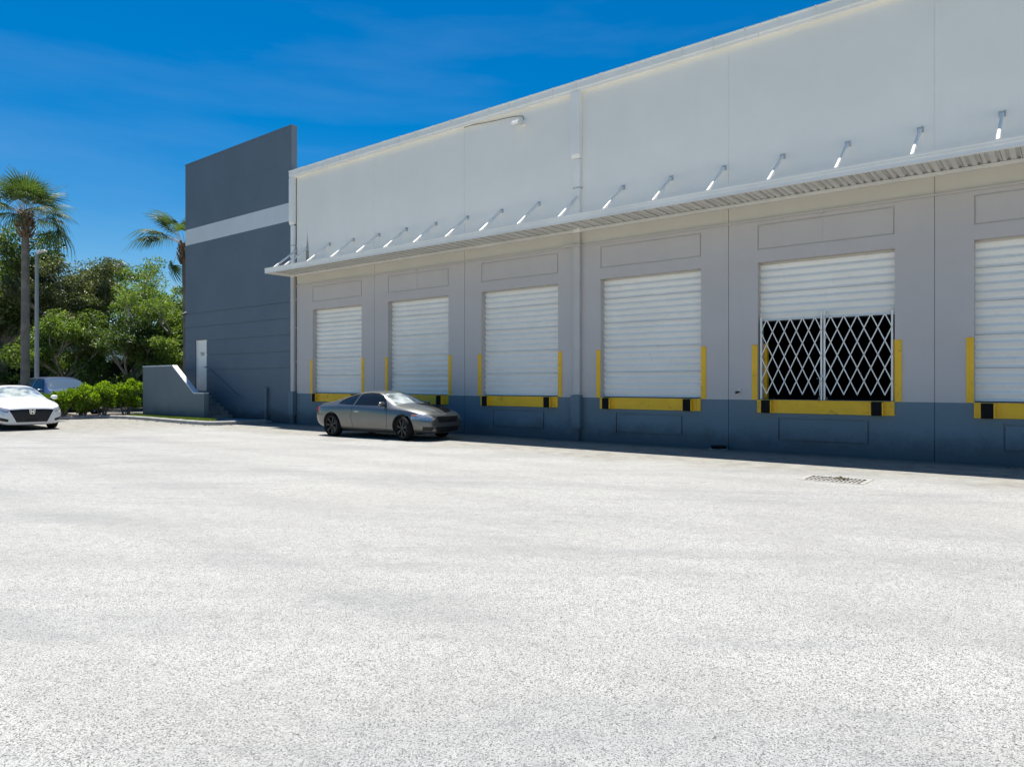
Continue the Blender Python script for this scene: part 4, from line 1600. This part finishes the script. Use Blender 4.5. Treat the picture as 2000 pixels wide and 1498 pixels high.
tree('small_tree', 'low yellow-green tree close to the blue wall corner', (-19.0, 4.6, 0), 5.4, 2.2, 'leaf_light', 'bark_grey', 6, 150, 0.6, 0.16, seed=33, start=0.28, low=True, group='low trees behind the planting bed')

# clipped dark hedge along the far side
hr = thing('hedge', 'long clipped dark green hedge under the trees', 'hedge', (-28, 3, 0))
A, B = np.array([-41.0, -7.5]), np.array([-19.5, 11.0])
dirv = (B - A) / np.linalg.norm(B - A)
nv = np.array([-dirv[1], dirv[0]])
L_ = np.linalg.norm(B - A)
n = 26000
u = rng.uniform(0, L_, n)
face = rng.uniform(0, 1, n)
zz_ = rng.uniform(0.05, 3.05, n) + 0.18 * np.sin(u * 2.1) * (rng.uniform(size=n))
w = np.where(face < .75, -0.65 + rng.normal(0, .10, n), rng.uniform(-.65, .65, n))
zz_ = np.where(face < .75, zz_, 3.05 + rng.normal(0, .09, n) + 0.12 * np.sin(u * 1.3))
P = np.stack([A[0] + dirv[0] * u + nv[0] * w * -1, A[1] + dirv[1] * u + nv[1] * w * -1, zz_], axis=1) - np.array([-28, 3, 0])
N = rng.normal(size=(n, 3)) + np.array([nv[0], nv[1], 0.5]) * -0.4
me = leaf_mesh('foliage', P, N, 0.19 * rng.uniform(.6, 1.3, n), 'leaf_hedge', 0.55)
o = bpy.data.objects.new('foliage', me)
COL.objects.link(o)
o.parent = hr
m = MB()
a3 = [(A[0] + nv[0] * k, A[1] + nv[1] * k) for k in (-.5, .5)]
b3 = [(B[0] + nv[0] * k, B[1] + nv[1] * k) for k in (.5, -.5)]
m.prism([(p[0] + 28, p[1] - 3) for p in a3 + b3], 0, 2.9, 'xy')
m.build('branches', 'hedge_core', hr)

# pale building far behind the trees
fb = thing('distant_building', 'pale low building glimpsed through the trees at the far left', 'building', (-75, 5, 0))
m = MB()
m.box((-8, -26, 0), (8, 26, 6.4))
m.build('wall', 'far_wall', fb)
m = MB()
m.box((-8.3, -26.3, 6.4), (8.3, 26.3, 6.9))
m.build('parapet', 'coping_white', fb)
for k in range(-6, 7):
    m = MB()
    m.box((8.0, k * 3.8 - .9, 1.2), (8.04, k * 3.8 + .9, 3.2))
    m.build('window', 'car_glass', fb)


# shrubs
def shrub(loc, h, w, d, label, seed, n=5200):
    rs = np.random.default_rng(seed)
    root = thing('shrub', label, 'shrub', loc, 0, 'bright green shrubs in the planting bed')
    m = MB()
    r2 = random.Random(seed)
    for _ in range(14):
        t = r2.uniform(0, 6.28)
        x, y = math.cos(t) * .12, math.sin(t) * .12
        m.tube([(x, y, -.03), (x * 2.5, y * 2.5, h * .3), (x * 4 + r2.uniform(-.1, .1), y * 4 + r2.uniform(-.1, .1), h * .6)], [.022, .016, .010], 5)
    m.build('stems', 'bark_grey', root)
    # lumps over the crown
    nl = 34
    c = rs.normal(size=(nl, 3))
    c /= np.linalg.norm(c, axis=1, keepdims=True)
    c *= rs.uniform(.35, .8, (nl, 1)) * np.array([w / 2, d / 2, h * .42])
    c[:, 2] += h * .52
    k = n // nl
    P, N, s = [], [], []
    for cc in c:
        dd = rs.normal(size=(k, 3))
        dd /= np.linalg.norm(dd, axis=1, keepdims=True)
        rr = rs.uniform(.1, 1, (k, 1)) ** .45 * rs.uniform(.16, .30)
        P.append(cc + dd * rr)
        N.append(dd + np.array([0, 0, .9]) + rs.normal(size=(k, 3)) * .5)
        s.append(.115 * rs.uniform(.6, 1.3, k))
    P, N, s = np.vstack(P), np.vstack(N), np.concatenate(s)
    keep = P[:, 2] > .10
    o = bpy.data.objects.new('foliage', leaf_mesh('foliage', P[keep], N[keep], s[keep], 'leaf_lime', .72, .2))
    COL.objects.link(o)
    o.parent = root


shrub((-11.5, -4.95, .11), 1.1, 1.5, 1.4, 'lowest bright green shrub, half hidden by the white car', 41)
shrub((-11.5, -4.15, .11), 1.25, 1.5, 1.5, 'bright green shrub in front of the windscreen of the blue car', 42)
shrub((-11.4, -3.35, .11), 1.5, 1.5, 1.4, 'pointed bright green shrub in the middle of the hedge row', 43)
shrub((-11.3, -2.55, .11), 1.72, 1.6, 1.5, 'rounded bright green shrub second from the stair wall', 44)
shrub((-11.2, -1.55, .11), 1.98, 1.8, 1.7, 'tallest bright green shrub against the stair wall', 45, 7600)
shrub((-11.6, -5.9, .11), 0.85, 1.2, 1.2, 'bright green shrub behind the bonnet of the white car', 46, 3600)


# palms
def frond_mesh(seed, droop):
    """costapalmate fan: a stalk and a folded fan of narrow segments that droop at the tips"""
    rs = random.Random(seed)
    m = MB()
    L = 1.25
    st_ = []
    for k in range(6):
        t = k / 5
        st_.append(Vector((t * L, 0, -droop * 0.35 * t * t)))
    m.tube(st_, [.022, .019, .016, .014, .012, .010], 4, mi=1)
    hub = st_[-1]
    tang = (st_[-1] - st_[-2]).normalized()
    segs = 30
    for i in range(segs):
        a = (i / (segs - 1) - .5) * R(235)
        ln = (1.15 - .32 * abs(a) / R(117)) * rs.uniform(.9, 1.06)
        d = Vector((math.cos(a) * tang.x, math.sin(a), math.cos(a) * tang.z + 0.10 * (1 if i % 2 else -1) * 0.4)).normalized()
        side = Vector((0, 0, 1)).cross(d)
        if side.length < 1e-3:
            side = Vector((0, 1, 0))
        side.normalize()
        pts = []
        for k in range(5):
            t = k / 4
            dz = -droop * (0.20 * t * t + 0.55 * t ** 4) * ln * rs.uniform(.85, 1.15)
            pts.append(hub + d * (ln * t * (1 - 0.18 * droop * t * t)) + Vector((0, 0, dz)))
        ww = [0.010, .045, .050, .030, .003]
        for k in range(4):
            m.quad(pts[k] - side * ww[k] * .5, pts[k] + side * ww[k] * .5 + Vector((0, 0, .012)), pts[k + 1] + side * ww[k + 1] * .5 + Vector((0, 0, .012)), pts[k + 1] - side * ww[k + 1] * .5)
    me = m.mesh('frond')
    me.materials.append(MATS['leaf_palm'])
    me.materials.append(MATS['bark_pale'])
    return me


FR = [frond_mesh(s, d) for s, d in ((1, .35), (2, .6), (3, .95), (4, 1.25))]


def palm(loc, h, label, fr, lean=(0, 0), size=1.0, bow=0.0):
    root = thing('palm_tree', label, 'palm tree', loc, 0, 'cabbage palms by the planting bed')
    m = MB()
    pts, rd = [], []
    for k in range(13):
        t = k / 12
        pts.append((lean[0] * t + bow * math.sin(t * 3.14), lean[1] * t, h * t))
        rd.append((.185 - .04 * t + (.07 * max(0, .08 - t) / .08)) * (1 + random.uniform(-.02, .02)))
    m.tube(pts, rd, 14)
    m.build('trunk', 'bark_palm', root, smooth=60)
    top = Vector((lean[0], lean[1], h))
    m = MB()
    for k in range(46):                                     # boots: old leaf bases
        t = k * 2.399
        z = h - 1.15 + 1.05 * k / 46
        rr = .19 + .10 * math.sin(3.14 * min(1, (k + 4) / 46))
        c, s = math.cos(t), math.sin(t)
        m.bar((lean[0] + c * rr * .8, lean[1] + s * rr * .8, z), (lean[0] + c * (rr + .10), lean[1] + s * (rr + .10), z + .26), .10, .035, (c, s, 0))
    m.build('leaf_bases', 'bark_boot', root)
    for (az, el, k, sc) in fr:
        o = bpy.data.objects.new('frond', FR[k])
        COL.objects.link(o)
        o.parent = root
        o.location = top + Vector((math.cos(R(az)) * .08, math.sin(R(az)) * .08, -.05))
        o.rotation_euler = (R(random.uniform(-25, 25)), R(-el), R(az))
        o.scale = (sc * size,) * 3


rp = random.Random(5)
fr1 = []
for k in range(42):
    az = (k * 137.5) % 360
    el = 86 - 84 * (k / 42) ** 1.05 + rp.uniform(-7, 7)
    fr1.append((az, el, 0 if el > 40 else (1 if el > 12 else 2), rp.uniform(.8, 1.0)))
fr1 += [(48, -14, 2, 1.15), (35, -26, 2, 1.05)]
palm((-12.6, -5.2, 0.1), 8.95, 'tall cabbage palm with a full round crown beside the lamp post', fr1, (0.05, 0.0), 0.90)
fr2 = []
for k in range(9):
    az = (k * 137.5) % 360
    fr2.append((az, 80 - 70 * k / 13 + rp.uniform(-8, 8), 1, rp.uniform(.75, .95)))
fr2 += [(218, 42, 2, 1.2), (228, 28, 2, 1.2), (206, 34, 2, 1.1), (212, 70, 1, 1.1), (222, -50, 3, .9), (240, 62, 1, 1.0)]
palm((-12.62, 2.10, 0.0), 8.85, 'slender cabbage palm partly hidden by the blue end wall', fr2, (-0.10, -0.08), 1.0, 0.05)

# ------------------------------------------------------------------ grass, litter
poly = [Vector(p) for p in lawn]


def inside(x, y):
    c = False
    j = len(poly) - 1
    for i in range(len(poly)):
        a, b = poly[i], poly[j]
        if (a.y > y) != (b.y > y) and x < (b.x - a.x) * (y - a.y) / (b.y - a.y) + a.x:
            c = not c
        j = i
    return c


P = []
while len(P) < 9000:
    x, y = random.uniform(-9.6, -2.3), random.uniform(-2.7, -1.46)
    if inside(x, y):
        P.append((x, y, .125))
P = np.array(P)
n = len(P)
N = rng.normal(size=(n, 3)) * .45 + np.array([0, 0, 1.0])
ln = rng.uniform(.04, .10, n)
P[:, 2] += ln * .4
tag(link('grass', leaf_mesh('grass', P, N, ln, 'leaf_grass', .22, .1), [], None), 'short green lawn grass in front of the stair wall', 'grass', kind='stuff')

P = []
for _ in range(260):
    k = random.choice(KERB[8:])
    P.append((k.x + random.gauss(.0, .35), k.y - abs(random.gauss(.05, .22)), .008))
for _ in range(40):
    P.append((random.gauss(20.62, .12), random.gauss(-3.98, .07), .02))
for _ in range(60):
    P.append((random.uniform(0, 24), -abs(random.gauss(.1, .5)), .008))
P = np.array(P)
N = rng.normal(size=(len(P), 3)) * np.array([1, 1, .12])
tag(link('leaf_litter', leaf_mesh('leaf_litter', P, N, rng.uniform(.03, .08, len(P)), 'litter', .45, .2), [], None), 'scattered dry leaves along the kerb and wall foot', 'leaves', kind='stuff')
